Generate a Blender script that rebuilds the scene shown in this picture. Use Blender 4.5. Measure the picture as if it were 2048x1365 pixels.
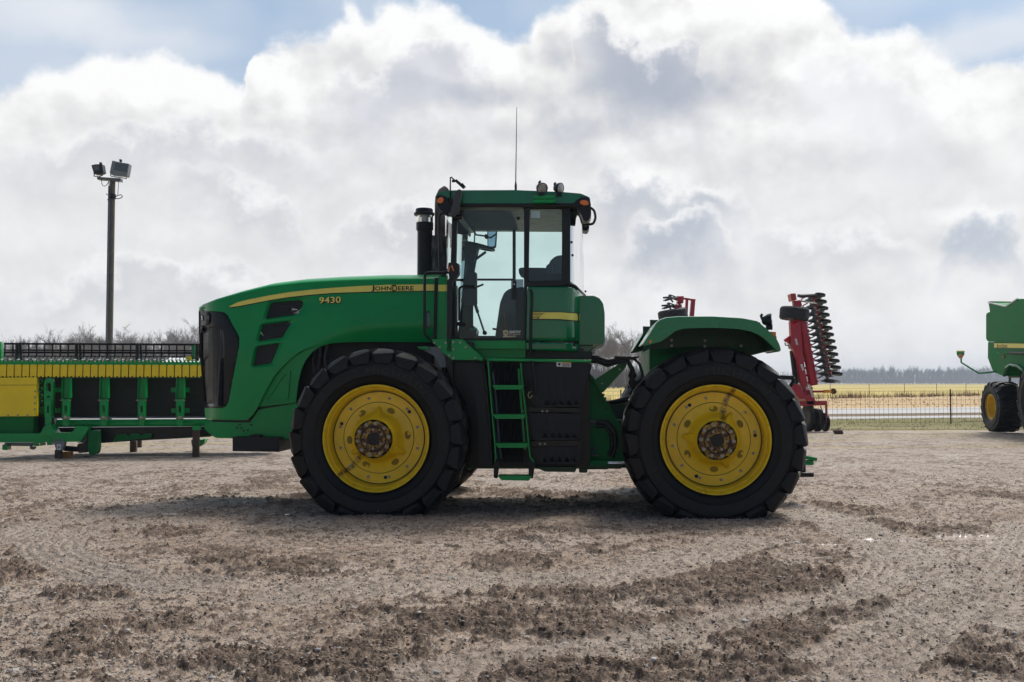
import bpy, bmesh, math, random
import numpy as np
from mathutils import Vector, Matrix
from mathutils.geometry import delaunay_2d_cdt
R = math.radians
PI = math.pi
scene = bpy.context.scene
for o in list(bpy.data.objects):
    bpy.data.objects.remove(o)
# ---------------------------------------------------------------- camera
FPX = 2048 * 35.0 / 36.0
CAMH = 1.38
PITCH = R(2.4)
cam_d = bpy.data.cameras.new("camera"); cam_d.lens = 35; cam_d.sensor_width = 36
cam_d.clip_start = 0.1; cam_d.clip_end = 12000
cam = bpy.data.objects.new("camera", cam_d); scene.collection.objects.link(cam)
cam.location = (0, 0, CAMH); cam.rotation_euler = (R(90) + PITCH, 0, 0)
scene.camera = cam
scene.view_settings.view_transform = 'Standard'
scene.view_settings.look = 'None'
scene.view_settings.exposure = 0.0
scene.view_settings.gamma = 1.0
scene.view_settings.use_curve_mapping = False
scene.cycles.max_bounces = 8
scene.cycles.transparent_max_bounces = 24
# ---------------------------------------------------------------- sun (behind the clouds, up and to the right beyond the scene)
SUN_EL, SUN_AZ = R(56), R(38)          # azimuth to the right of the viewing direction (+Y)
sd = Vector((math.sin(SUN_AZ) * math.cos(SUN_EL), math.cos(SUN_AZ) * math.cos(SUN_EL), math.sin(SUN_EL)))
sl = bpy.data.lights.new("sun", 'SUN'); sl.energy = 2.6; sl.angle = R(12); sl.color = (1, .95, .88)
so = bpy.data.objects.new("sun", sl); scene.collection.objects.link(so)
so.rotation_euler = (-sd).to_track_quat('-Z', 'Y').to_euler()
so.location = sd * 50
# ---------------------------------------------------------------- ray through a pixel of the 2048 px photograph
def ray(px, py):
    up = -(py - 682.5) / FPX
    return Vector(((px - 1024) / FPX, math.cos(PITCH) - math.sin(PITCH) * up, math.sin(PITCH) + math.cos(PITCH) * up))
def gpt(px, py):                        # ground point
    d = ray(px, py); t = -CAMH / d.z
    return d.x * t, d.y * t
# ---------------------------------------------------------------- world
W = bpy.data.worlds.new("World"); scene.world = W; W.use_nodes = True
nt = W.node_tree; nt.nodes.clear()
class NB:
    def __init__(s, nt): s.nt = nt
    def n(s, t, **kw):
        x = s.nt.nodes.new(t)
        for k, v in kw.items(): setattr(x, k, v)
        return x
    def put(s, sock, v):
        if v is None: return
        if isinstance(v, bpy.types.NodeSocket): s.nt.links.new(v, sock)
        else:
            try: sock.default_value = v
            except Exception: sock.default_value = tuple(v) + (1,)
    def m(s, op, a, b=None, c=None, clamp=False):
        x = s.n('ShaderNodeMath', operation=op, use_clamp=clamp)
        for i, v in enumerate((a, b, c)):
            if v is not None: s.put(x.inputs[i], v)
        return x.outputs[0]
    def vm(s, op, a, b=None, scale=None):
        x = s.n('ShaderNodeVectorMath', operation=op)
        s.put(x.inputs[0], a)
        if b is not None: s.put(x.inputs[1], b)
        if scale is not None: s.put(x.inputs[3], scale)
        return x.outputs['Value'] if op in ('LENGTH', 'DOT_PRODUCT', 'DISTANCE') else x.outputs[0]
    def xyz(s, x, y, z):
        c = s.n('ShaderNodeCombineXYZ')
        for i, v in enumerate((x, y, z)): s.put(c.inputs[i], v)
        return c.outputs[0]
    def noise(s, vec, scale, detail=4, rough=.5, lac=2.0, dist=0, col=False, typ='FBM'):
        x = s.n('ShaderNodeTexNoise'); x.noise_dimensions = '3D'
        try: x.noise_type = typ
        except Exception: pass
        if vec is not None: s.put(x.inputs['Vector'], vec)
        x.inputs['Scale'].default_value = scale; x.inputs['Detail'].default_value = detail
        x.inputs['Roughness'].default_value = rough; x.inputs['Lacunarity'].default_value = lac
        x.inputs['Distortion'].default_value = dist
        return x.outputs['Color'] if col else x.outputs[0]
    def mr(s, v, a, b, c=0, d=1, smooth=True):
        x = s.n('ShaderNodeMapRange'); x.interpolation_type = 'SMOOTHSTEP' if smooth else 'LINEAR'
        for i, q in enumerate((v, a, b, c, d)): s.put(x.inputs[i], q)
        return x.outputs[0]
    def mix(s, f, a, b, blend='MIX'):
        x = s.n('ShaderNodeMix', data_type='RGBA', blend_type=blend)
        s.put(x.inputs[0], f); s.put(x.inputs[6], a); s.put(x.inputs[7], b)
        return x.outputs[2]
def c4(c): return (c[0], c[1], c[2], 1)
B = NB(nt)
tc = B.n('ShaderNodeTexCoord'); sx = B.n('ShaderNodeSeparateXYZ'); nt.links.new(tc.outputs['Generated'], sx.inputs[0])
X, Y, Z = sx.outputs
rr = B.m('ADD', B.m('SQRT', B.m('ADD', B.m('MULTIPLY', X, X), B.m('MULTIPLY', Y, Y))), .02)
az = B.m('ARCTAN2', X, Y)
vv = B.m('DIVIDE', Z, rr)
p3 = B.xyz(B.m('DIVIDE', X, rr), B.m('DIVIDE', Y, rr), B.m('MULTIPLY', vv, 1.05))
def sky_uv(px, py):
    d = ray(px, py); r_ = math.hypot(d.x, d.y); return math.atan2(d.x, d.y), d.z / r_
w1 = B.n('ShaderNodeSeparateColor'); nt.links.new(B.noise(p3, 11, 5, .56, col=True), w1.inputs[0])
wa = B.m('SUBTRACT', w1.outputs[0], .5); wb = B.m('SUBTRACT', w1.outputs[1], .5); wc = B.m('SUBTRACT', w1.outputs[2], .5)
azw = B.m('ADD', az, B.m('MULTIPLY', wa, .055)); vw = B.m('ADD', vv, B.m('MULTIPLY', wb, .055))
f1 = B.noise(p3, 15, 7, .54); fo = B.noise(B.vm('ADD', p3, (1.7, .4, 3.1)), 22, 7, .60)                                   # billows
f1b = B.noise(B.vm('ADD', p3, (.010, 0, .020)), 15, 7, .54)
f2 = B.noise(p3, 5.5, 3, .5)
emb = B.m('SUBTRACT', f1, f1b)
def band(pts, amp, soft, az_s=azw):
    fc = B.n('ShaderNodeFloatCurve'); cm = fc.mapping; cu = cm.curves[0]
    A0, A1 = -.62, .62; V1 = .42
    uv = sorted(sky_uv(*p) for p in pts)
    P = [((a - A0) / (A1 - A0), max(0, min(1, v / V1))) for a, v in uv]
    P = [(0, P[0][1])] + P + [(1, P[-1][1])]
    cu.points[0].location = P[0]; cu.points[1].location = P[-1]
    for q in P[1:-1]: cu.points.new(*q)
    cm.update()
    nt.links.new(B.m('DIVIDE', B.m('SUBTRACT', az_s, A0), A1 - A0, clamp=True), fc.inputs['Value'])
    h = B.m('MULTIPLY', fc.outputs[0], V1)
    d = B.m('ADD', B.m('SUBTRACT', h, vv), B.m('MULTIPLY', B.m('SUBTRACT', B.m('ADD', B.m('MULTIPLY', f1, .5), B.m('MULTIPLY', fo, .5)), .5), amp))
    return d, B.mr(d, 0, soft)
def blobs(lst):
    tot = None
    for px, py, rx, ry, s_ in lst:
        a, v = sky_uv(px, py)
        q = B.xyz(B.m('MULTIPLY', B.m('SUBTRACT', azw, a), FPX / rx), B.m('MULTIPLY', B.m('SUBTRACT', vw, v), FPX / ry), 0)
        g = B.mr(B.vm('LENGTH', q), 1.25, .25, 0, s_)
        tot = g if tot is None else B.m('ADD', tot, g)
    return tot
front = B.mr(Y, -.1, .5)
sky = B.n('ShaderNodeTexSky'); sky.sky_type = 'NISHITA'; sky.sun_disc = False
sky.sun_elevation = SUN_EL; sky.sun_rotation = SUN_AZ; sky.air_density = 1.0; sky.dust_density = .6; sky.ozone_density = 1.4; sky.altitude = 200
blue = B.mix(.62, sky.outputs[0], c4((4.7, 6.2, 8.0)))
# thin veil of high cloud
veil = B.m('MULTIPLY', B.mr(f2, .36, .70), .38)
veil = B.m('ADD', veil, blobs([(60, 30, 190, 70, .8), (40, 150, 260, 80, .5), (300, 60, 260, 70, .25), (2000, 90, 260, 60, .75), (330, 110, 160, 40, .25)]), clamp=True)
base = B.mix(veil, blue, c4((8.0, 8.35, 8.9)))
# the long lower deck of cloud
dA, cA = band([(0, 172), (60, 158), (130, 145), (240, 108), (310, 112), (380, 128), (440, 150), (488, 172), (496, 118), (560, 92), (640, 66),
               (690, 26), (715, 8), (740, 28), (780, 14), (860, 16), (920, 34), (985, 66), (1030, 74), (1090, 36), (1150, 8), (1240, -30),
               (1420, -40), (1600, -15), (1650, 14), (1720, 52), (1800, 72), (1860, 88), (1950, 108), (2048, 130)], .090, .018)
grey0 = blobs([(640, 122, 120, 38, .50), (900, 205, 190, 40, .60), (760, 170, 170, 40, .40), (880, 98, 60, 26, .30), (1120, 90, 60, 60, .65), (1180, 140, 120, 60, .40), (1040, 180, 60, 80, .35),
              (1330, 195, 190, 55, .75), (1480, 120, 130, 70, .35), (1120, 280, 180, 46, .50), (150, 262, 180, 30, .30), (560, 270, 300, 36, .30), (720, 330, 280, 40, .16),
              (1260, 470, 170, 45, .42), (1250, 400, 60, 50, .35), (1300, 530, 170, 40, .35), (1960, 480, 85, 60, .60), (1830, 500, 90, 40, .25),
              (1560, 110, 60, 60, .30), (100, 420, 300, 60, .20), (450, 520, 300, 36, .22), (1600, 560, 260, 40, .16), (840, 400, 150, 36, .18),
              (1850, 340, 220, 50, .20), (950, 190, 60, 30, .3)])
grey = B.mr(B.m('ADD', grey0, B.m('MULTIPLY', B.m('SUBTRACT', f1, .5), .9)), .12, .95, 0, 1.05)
lite = blobs([(780, 60, 260, 60, .40), (980, 130, 60, 80, .4), (300, 165, 260, 50, .35), (1500, 45, 250, 60, .35), (1660, 200, 230, 130, .30), (1290, 370, 110, 40, .45), (1400, 450, 110, 46, .30), (1940, 430, 100, 22, .40),
              (1010, 430, 200, 90, .18), (800, 500, 200, 60, .15), (1640, 400, 200, 60, .12)])
ref = B.m('ADD', B.m('ADD', .70, B.m('MULTIPLY', B.mr(dA, .0, .11, .26, 0), 1)), B.m('MULTIPLY', emb, B.m('ADD', .45, B.m('MULTIPLY', B.mr(vv, .15, .3), 1.0))))
ref = B.m('ADD', ref, B.m('MULTIPLY', B.m('SUBTRACT', f1, .5), .18))
ref = B.m('ADD', ref, B.m('MULTIPLY', B.m('SUBTRACT', f2, .5), .28))
ref = B.m('ADD', B.m('SUBTRACT', ref, B.m('MULTIPLY', grey, .50)), B.m('MULTIPLY', lite, .55))
low = B.mr(vv, .02, .22, .06, 0)
ref = B.m('ADD', ref, low, clamp=True)
cr = B.n('ShaderNodeValToRGB'); cr.color_ramp.elements[0].position = 0; cr.color_ramp.elements[0].color = c4((.36, .41, .50))
cr.color_ramp.elements[1].position = 1; cr.color_ramp.elements[1].color = c4((1.0, 1.0, 1.0))
e = cr.color_ramp.elements.new(.35); e.color = c4((.60, .625, .67))
e = cr.color_ramp.elements.new(.65); e.color = c4((.79, .79, .795))
nt.links.new(ref, cr.inputs[0])
cloud = cr.outputs[0]
# puffs with a lit rim and a grey body that fades out downwards
def puff(pts, g, strength, off, depth=.055, rim=.014, amp=.085):
    fc = B.n('ShaderNodeFloatCurve'); cm = fc.mapping; cu = cm.curves[0]; A0, A1 = -.62, .62; V1 = .5
    uv = sorted(sky_uv(*p) for p in pts); P = [((a - A0) / (A1 - A0), (v + .05) / V1) for a, v in uv]
    cu.points[0].location = (0, P[0][1]); cu.points[1].location = (1, P[-1][1])
    a0, a1 = uv[0][0], uv[-1][0]; wd = (a1 - a0) * .30
    win = B.m('MULTIPLY', B.mr(azw, a0 - wd * .3, a0 + wd), B.mr(azw, a1 - wd, a1 + wd * .3, 1, 0))
    for q in P: cu.points.new(min(1, max(0, q[0])), q[1])
    cm.update(); nt.links.new(B.m('DIVIDE', B.m('SUBTRACT', azw, A0), A1 - A0, clamp=True), fc.inputs['Value'])
    h = B.m('SUBTRACT', B.m('MULTIPLY', fc.outputs[0], V1), .05)
    d = B.m('ADD', B.m('SUBTRACT', h, vv), B.m('MULTIPLY', B.m('SUBTRACT', fo, .5), amp))
    strength = B.m('MULTIPLY', win, strength)
    al = B.m('MULTIPLY', B.m('MULTIPLY', B.mr(d, 0, .012), B.mr(d, depth * .5, depth * 1.5, 1, 0)), strength)
    cc = B.mix(B.mr(B.m('ADD', d, B.m('MULTIPLY', B.m('SUBTRACT', fo, .5), .05)), .002, rim * 2.6), c4((.99, .99, .99)), c4(g))
    return al, cc
for pts, g, st_, off, dp in (
    ([(640, 190), (690, 140), (740, 150), (800, 105), (880, 84), (940, 105), (990, 150), (1005, 215)], (.60, .63, .70), .7, 1.1, .075),
    ([(1140, 125), (1155, 62), (1175, 44), (1200, 50), (1215, 75), (1270, 86), (1330, 72), (1400, 105), (1430, 170)], (.44, .48, .57), .85, 2.2, .085),
    ([(1560, 140), (1600, 90), (1680, 100), (1750, 130), (1820, 170), (1900, 220)], (.80, .82, .86), .6, 3.3, .09),
    ([(1150, 400), (1172, 356), (1200, 346), (1225, 358), (1252, 346), (1278, 340), (1310, 352), (1360, 362), (1420, 350), (1480, 366), (1505, 402), (1515, 450)], (.52, .56, .63), .85, 4.4, .055),
    ([(1235, 480), (1270, 444), (1330, 440), (1360, 420), (1400, 410), (1440, 430), (1475, 470)], (.50, .54, .62), .9, 5.5, .060),
    ([(1876, 480), (1893, 428), (1930, 406), (1980, 405), (2020, 430), (2050, 480)], (.52, .58, .67), .85, 6.6, .050),
    ([(1500, 470), (1560, 450), (1640, 455), (1720, 440), (1800, 452), (1860, 480)], (.66, .68, .72), .7, 7.7, .04),
    ([(330, 350), (370, 320), (440, 313), (470, 360), (520, 372), (600, 398), (625, 450)], (.60, .62, .67), .7, 8.8, .05),
    ([(680, 470), (705, 428), (760, 408), (830, 403), (900, 412), (960, 440)], (.58, .60, .65), .75, 9.9, .05),
    ([(-20, 570), (80, 548), (240, 502), (400, 508), (520, 540), (640, 560)], (.62, .64, .68), .65, 10.3, .05),
    ([(-20, 300), (100, 270), (230, 250), (420, 240), (560, 262), (700, 300)], (.60, .63, .69), .6, 11.7, .05)):
    al, cc = puff(pts, g, st_, off, dp); cloud = B.mix(al, cloud, cc)
cloud = B.vm('SCALE', cloud, scale=10.0)
seen = B.mix(cA, base, cloud)
# the rest of the sky, behind and above the viewer: broken cloud on blue
back = B.mix(B.mr(f2, .50, .68, 0, .6), B.vm('SCALE', sky.outputs[0], scale=.75), c4((3.6, 3.8, 4.2)))
col = B.mix(front, back, seen)
# added glow of the unseen cloud veiling the sun, to soften the shadows
glow = B.mr(B.vm('DOT_PRODUCT', tc.outputs['Generated'], tuple(sd)), .76, .99)
col = B.mix(B.m('MULTIPLY', glow, .95), col, c4((26, 25, 23.5)))
col = B.mix(B.mr(Z, -.02, -.002), c4((2.0, 1.8, 1.6)), col)
bg = B.n('ShaderNodeBackground'); bg.inputs[1].default_value = .1
nt.links.new(col, bg.inputs[0])
wo = B.n('ShaderNodeOutputWorld'); nt.links.new(bg.outputs[0], wo.inputs[0])
# ---------------------------------------------------------------- materials
def mat(name, col, rough=.5, metal=0, coat=0, var=.12, vscale=6, bump=0, bscale=60, dirt=0, dcol=(.16, .12, .09), spec=.5, dscale=3):
    m = bpy.data.materials.new(name); m.use_nodes = True
    b = NB(m.node_tree); p = m.node_tree.nodes['Principled BSDF']
    tc = b.n('ShaderNodeTexCoord').outputs['Object']
    n1 = b.noise(tc, vscale, 5, .6)
    c = b.mix(b.mr(n1, .3, .7), c4([x * (1 - var) for x in col]), c4([min(1, x * (1 + var)) for x in col]))
    if dirt:
        n2 = b.noise(tc, dscale, 8, .68)
        c = b.mix(b.mr(n2, .52, .72, 0, dirt), c, c4(dcol))
    b.put(p.inputs['Base Color'], c)
    p.inputs['Roughness'].default_value = rough
    b.put(p.inputs['Roughness'], b.mr(n1, .25, .75, max(.03, rough * .85), min(1, rough * 1.15)))
    p.inputs['Metallic'].default_value = metal
    p.inputs['Coat Weight'].default_value = coat; p.inputs['Coat Roughness'].default_value = .06
    p.inputs['Specular IOR Level'].default_value = spec
    if bump:
        bp = b.n('ShaderNodeBump'); bp.inputs['Strength'].default_value = bump; bp.inputs['Distance'].default_value = .01
        b.put(bp.inputs['Height'], b.noise(tc, bscale, 5, .6)); b.put(p.inputs['Normal'], bp.outputs[0])
    return m
M = {}
M['green'] = mat('green_paint', (.0005, .31, .072), .40, 0, .25, .07, 2, dirt=.10, dcol=(.04, .15, .06), dscale=2.4, spec=.25)
M['green_matt'] = mat('green_paint_dusty', (.002, .17, .040), .55, 0, .0, .10, 4, dirt=.3, dcol=(.04, .09, .035), spec=.25)
M['green_gloss'] = mat('green_cab_paint', (.001, .165, .058), .16, 0, .6, .05, 2, spec=.4)
M['green_dark'] = mat('green_oily_frame', (.006, .060, .022), .5, 0, .1, .2, 5, dirt=.5, dcol=(.02, .025, .015))
M['green_far'] = mat('green_harvester_paint', (.0005, .20, .045), .5, 0, 0, .10, 2, dirt=.2, dcol=(.03, .12, .05), spec=.15)
M['yellow'] = mat('yellow_wheel_paint', (.74, .47, .012), .42, 0, .15, .08, 5, dirt=.22, dcol=(.40, .24, .02), dscale=7)
M['yellow_flat'] = mat('yellow_panel_paint', (.95, .70, .010), .45, 0, .1, .05, 3)
M['decal'] = mat('yellow_decal', (.98, .82, .15), .4, 0, .2, .04, 9)
M['decal_black'] = mat('black_decal', (.010, .012, .010), .4)
M['black'] = mat('black_paint', (.006, .0065, .008), .38, 0, .1, .15, 8, spec=.35)
M['plastic'] = mat('black_plastic', (.007, .009, .015), .42, 0, 0, .2, 5, bump=.15, bscale=220, dirt=.10, dcol=(.03, .028, .028), spec=.35)
M['rubber'] = mat('tyre_rubber', (.0042, .0048, .0066), .46, 0, 0, .25, 7, bump=.3, bscale=90, dirt=.30, dcol=(.016, .015, .016), dscale=6, spec=.36)
M['hose'] = mat('rubber_hose', (.012, .012, .013), .45)
M['steel'] = mat('bolt_steel', (.36, .32, .25), .45, .7, 0, .2, 20)
M['chrome'] = mat('chrome', (.7, .7, .72), .15, 1)
M['grey'] = mat('grey_paint', (.20, .225, .24), .5, .1, 0, .08, 4)
M['galv'] = mat('galvanised_steel', (.17, .185, .21), .5, .6, 0, .15, 9)
M['red'] = mat('red_paint', (.46, .004, .030), .35, 0, .3, .1, 4, dirt=.15, dcol=(.15, .02, .02))
M['wood'] = mat('weathered_wood', (.085, .055, .040), .8, 0, 0, .35, 14, bump=.5, bscale=30)
M['wood_orange'] = mat('fresh_wood', (.42, .19, .06), .75, 0, 0, .2, 14)
M['cloth'] = mat('seat_fabric', (.13, .14, .15), .85, 0, 0, .1, 12)
M['interior'] = mat('cab_interior_plastic', (.045, .05, .056), .6)
M['liner'] = mat('headliner', (.10, .105, .11), .8)
M['white'] = mat('white_label', (.75, .76, .76), .5)
M['white_paint'] = mat('white_metal', (.7, .7, .69), .6)
M['tan'] = mat('tan_decal', (.60, .50, .34), .5)
M['orange'] = mat('orange_lens', (.85, .20, .01), .18, 0, .5, .05)
M['red_lens'] = mat('red_lens', (.55, .02, .01), .18, 0, .5, .05)
M['orange_tape'] = mat('orange_tape', (.85, .32, .02), .4)
M['lens'] = mat('lamp_glass', (.30, .31, .31), .12, .3, 1, .3, 40)
M['disc'] = mat('soiled_disc_steel', (.09, .085, .08), .5, .6, 0, .4, 9)
M['mirror'] = mat('mirror_glass', (.75, .8, .8), .04, 1)
def rusty():
    m = mat('rusted_hub_paint', (.60, .36, .02), .6)
    b = NB(m.node_tree); p = m.node_tree.nodes['Principled BSDF']; tc = b.n('ShaderNodeTexCoord').outputs['Object']
    n = b.noise(tc, 14, 8, .7)
    c = b.mix(b.mr(n, .40, .56), c4((.52, .31, .02)), c4((.10, .030, .012)))
    b.put(p.inputs['Base Color'], b.mix(b.mr(b.noise(tc, 45, 5), .5, .62), c, c4((.035, .018, .014))))
    return m
M['rust'] = rusty()
def rim_mat():
    """yellow paint with a rust run below the hub down to the rim edge"""
    m = mat('yellow_rim_with_rust_run', (.86, .58, .010), .40, 0, .2, .07, 5, dirt=.25, dcol=(.42, .25, .02), dscale=7)
    b = NB(m.node_tree); p = m.node_tree.nodes['Principled BSDF']; tc = b.n('ShaderNodeTexCoord').outputs['Object']
    s = b.n('ShaderNodeSeparateXYZ'); b.put(s.inputs[0], tc)
    wob = b.m('MULTIPLY', b.m('SUBTRACT', b.noise(tc, 9, 5), .5), .10)
    # run along the direction (-.62,-.78)
    along = b.m('ADD', b.m('MULTIPLY', s.outputs[0], -.70), b.m('MULTIPLY', s.outputs[2], -.71))
    across = b.m('ADD', b.m('ADD', b.m('MULTIPLY', s.outputs[0], .71), b.m('MULTIPLY', s.outputs[2], -.70)), wob)
    k = b.m('MULTIPLY', b.mr(b.m('ABSOLUTE', across), .045, .005), b.mr(along, .10, .2))
    k = b.m('MULTIPLY', k, b.mr(b.noise(tc, 22, 6, .7), .36, .60))
    old = p.inputs['Base Color'].links[0].from_socket
    # old dirt on the lip
    rad = b.m('SQRT', b.m('ADD', b.m('MULTIPLY', s.outputs[0], s.outputs[0]), b.m('MULTIPLY', s.outputs[2], s.outputs[2])))
    lip = b.m('MULTIPLY', b.mr(rad, .50, .545), b.mr(b.noise(tc, 13, 8, .75), .50, .72, 0, .7))
    c = b.mix(lip, old, c4((.20, .10, .02)))
    b.put(p.inputs['Base Color'], b.mix(k, c, c4((.11, .035, .012))))
    return m
M['rim'] = rim_mat()
def dusty_highlit_tyre():
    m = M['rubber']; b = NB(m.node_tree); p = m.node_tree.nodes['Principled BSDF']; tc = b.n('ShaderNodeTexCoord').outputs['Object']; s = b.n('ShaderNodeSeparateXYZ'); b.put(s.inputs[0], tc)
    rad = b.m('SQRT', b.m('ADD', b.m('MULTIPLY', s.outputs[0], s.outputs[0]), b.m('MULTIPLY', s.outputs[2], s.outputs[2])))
    k = b.m('MULTIPLY', b.mr(rad, .905, .945), b.mr(b.noise(tc, 8, 8, .7), .38, .66, .05, .75))  # lug crests lightened: dust, and highlights painted onto their tops
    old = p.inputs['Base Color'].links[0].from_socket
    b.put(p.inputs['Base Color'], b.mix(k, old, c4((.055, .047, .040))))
    # scuffs on the sidewall
    sc = b.m('MULTIPLY', b.mr(b.noise(b.vm('ADD', b.vm('SCALE', tc, scale=1.0), b.vm('SCALE', b.noise(tc, 3, 4, .6, col=True), scale=.5)), 26, 3, .5), .63, .70), .5)
    b.put(p.inputs['Base Color'], b.mix(sc, p.inputs['Base Color'].links[0].from_socket, c4((.018, .021, .026))))
dusty_highlit_tyre()
def muffler_mat():
    m = mat('sooty_muffler', (.06, .058, .06), .55, .5, 0, .2, 6)
    b = NB(m.node_tree); p = m.node_tree.nodes['Principled BSDF']; tc = b.n('ShaderNodeTexCoord').outputs['Object']
    v = b.vm('MULTIPLY', tc, (1, 1, .08)); n = b.noise(v, 60, 6, .7)
    b.put(p.inputs['Base Color'], b.mix(b.mr(n, .42, .62), c4((.035, .033, .036)), c4((.17, .16, .16))))
    return m
M['muffler'] = muffler_mat()
def glass(name, tint, refl=.9):
    m = bpy.data.materials.new(name); m.use_nodes = True; nt = m.node_tree; nt.nodes.clear(); b = NB(nt)
    t = b.n('ShaderNodeBsdfTransparent'); t.inputs[0].default_value = c4(tint)
    g = b.n('ShaderNodeBsdfGlossy'); g.inputs['Roughness'].default_value = .03; g.inputs[0].default_value = c4((refl, refl, refl))
    f = b.n('ShaderNodeFresnel'); f.inputs[0].default_value = 1.5
    mx = b.n('ShaderNodeMixShader'); nt.links.new(f.outputs[0], mx.inputs[0]); nt.links.new(t.outputs[0], mx.inputs[1]); nt.links.new(g.outputs[0], mx.inputs[2])
    o = b.n('ShaderNodeOutputMaterial'); nt.links.new(mx.outputs[0], o.inputs[0])
    return m
M['glass'] = glass('tinted_cab_glass', (.83, .955, .94))
M['smoke'] = glass('smoked_panel', (.16, .18, .22))
M['bowl'] = glass('clear_bowl', (.80, .82, .82))
def mesh_mat(name, col, scale, w=.35, rot=.0):
    """punched / woven metal mesh: real gaps through alpha"""
    m = mat(name, col, .5); b = NB(m.node_tree); p = m.node_tree.nodes['Principled BSDF']
    tc = b.n('ShaderNodeTexCoord').outputs['Object']; s = b.n('ShaderNodeSeparateXYZ'); b.put(s.inputs[0], tc)
    a = b.m('ADD', b.m('MULTIPLY', s.outputs[0], math.cos(rot) * scale), b.m('MULTIPLY', s.outputs[2], math.sin(rot) * scale))
    c = b.m('ADD', b.m('MULTIPLY', s.outputs[0], -math.sin(rot) * scale), b.m('MULTIPLY', s.outputs[2], math.cos(rot) * scale))
    g = b.m('MAXIMUM', b.m('LESS_THAN', b.m('FRACT', a), w), b.m('LESS_THAN', b.m('FRACT', c), w))
    b.put(p.inputs['Alpha'], g)
    return m
M['mesh'] = mesh_mat('black_vent_mesh', (.010, .011, .013), 70, .55, R(40))
# ---------------------------------------------------------------- objects
def link(o, parent=None):
    scene.collection.objects.link(o)
    if parent is not None: o.parent = parent
    return o
def tag(o, label=None, cat=None, group=None, kind=None):
    if label: o['label'] = label
    if cat: o['category'] = cat
    if group: o['group'] = group
    if kind: o['kind'] = kind
    return o
def empty(name, loc=(0, 0, 0), rz=0, parent=None):
    o = bpy.data.objects.new(name, None); o.empty_display_size = .2
    link(o, parent); o.location = loc; o.rotation_euler = (0, 0, rz); return o
def copy_tree(o, parent=None):
    c = o.copy(); link(c, parent)
    for ch in list(o.children): copy_tree(ch, c)
    return c
def pip(x, y, poly):
    r_ = False; n = len(poly); j = n - 1
    for i in range(n):
        xi, yi = poly[i]; xj, yj = poly[j]
        if (yi > y) != (yj > y) and x < (xj - xi) * (y - yi) / (yj - yi) + xi: r_ = not r_
        j = i
    return r_
def cdt(outer, holes=(), grid=None, lines=()):
    """triangulate a polygon with holes; returns points, triangles"""
    V = []; E = []
    for pl in [outer] + list(holes):
        s = len(V); V += [Vector(p[:2]) for p in pl]; n = len(pl)
        E += [(s + i, s + (i + 1) % n) for i in range(n)]
    for ln in lines:
        s = len(V); V += [Vector(p) for p in ln]; E += [(s + i, s + i + 1) for i in range(len(ln) - 1)]
    if grid:
        xs = [p[0] for p in outer]; ys = [p[1] for p in outer]
        x = min(xs) + grid * .5
        while x < max(xs):
            y = min(ys) + grid * .5
            while y < max(ys):
                if pip(x, y, outer) and not any(pip(x, y, h) for h in holes): V.append(Vector((x, y)))
                y += grid
            x += grid
    vo, eo, fo, *_ = delaunay_2d_cdt(V, E, [], 0, 1e-6)
    T = []
    for f in fo:
        cx = sum(vo[i][0] for i in f) / len(f); cy = sum(vo[i][1] for i in f) / len(f)
        if pip(cx, cy, outer) and not any(pip(cx, cy, h) for h in holes): T.append(list(f))
    return [tuple(v) for v in vo], T
def dens(poly, step, closed=True):
    out = []; n = len(poly)
    for i in range(n if closed else n - 1):
        a = poly[i]; b = poly[(i + 1) % n]; k = max(1, int(math.hypot(b[0] - a[0], b[1] - a[1]) / step))
        for j in range(k): out.append((a[0] + (b[0] - a[0]) * j / k, a[1] + (b[1] - a[1]) * j / k))
    if not closed: out.append(tuple(poly[-1]))
    return out
def rounded(poly, r, n=4):
    """round the corners of a 2D polygon"""
    out = []; N = len(poly)
    for i in range(N):
        p = Vector(poly[i]); a = Vector(poly[i - 1]); c = Vector(poly[(i + 1) % N])
        d1 = a - p; d2 = c - p; rr_ = min(r, d1.length * .45, d2.length * .45)
        A = p + d1.normalized() * rr_; Cc = p + d2.normalized() * rr_
        for k in range(n + 1):
            t = k / n; q = A * (1 - t) ** 2 + p * 2 * t * (1 - t) + Cc * t * t; out.append((q.x, q.y))
    return out
def ell(cx, cy, rx, ry, n=20, rot=0):
    o = []
    for i in range(n):
        a = 2 * PI * i / n; x = rx * math.cos(a); y = ry * math.sin(a)
        o.append((cx + x * math.cos(rot) - y * math.sin(rot), cy + x * math.sin(rot) + y * math.cos(rot)))
    return o
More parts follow.
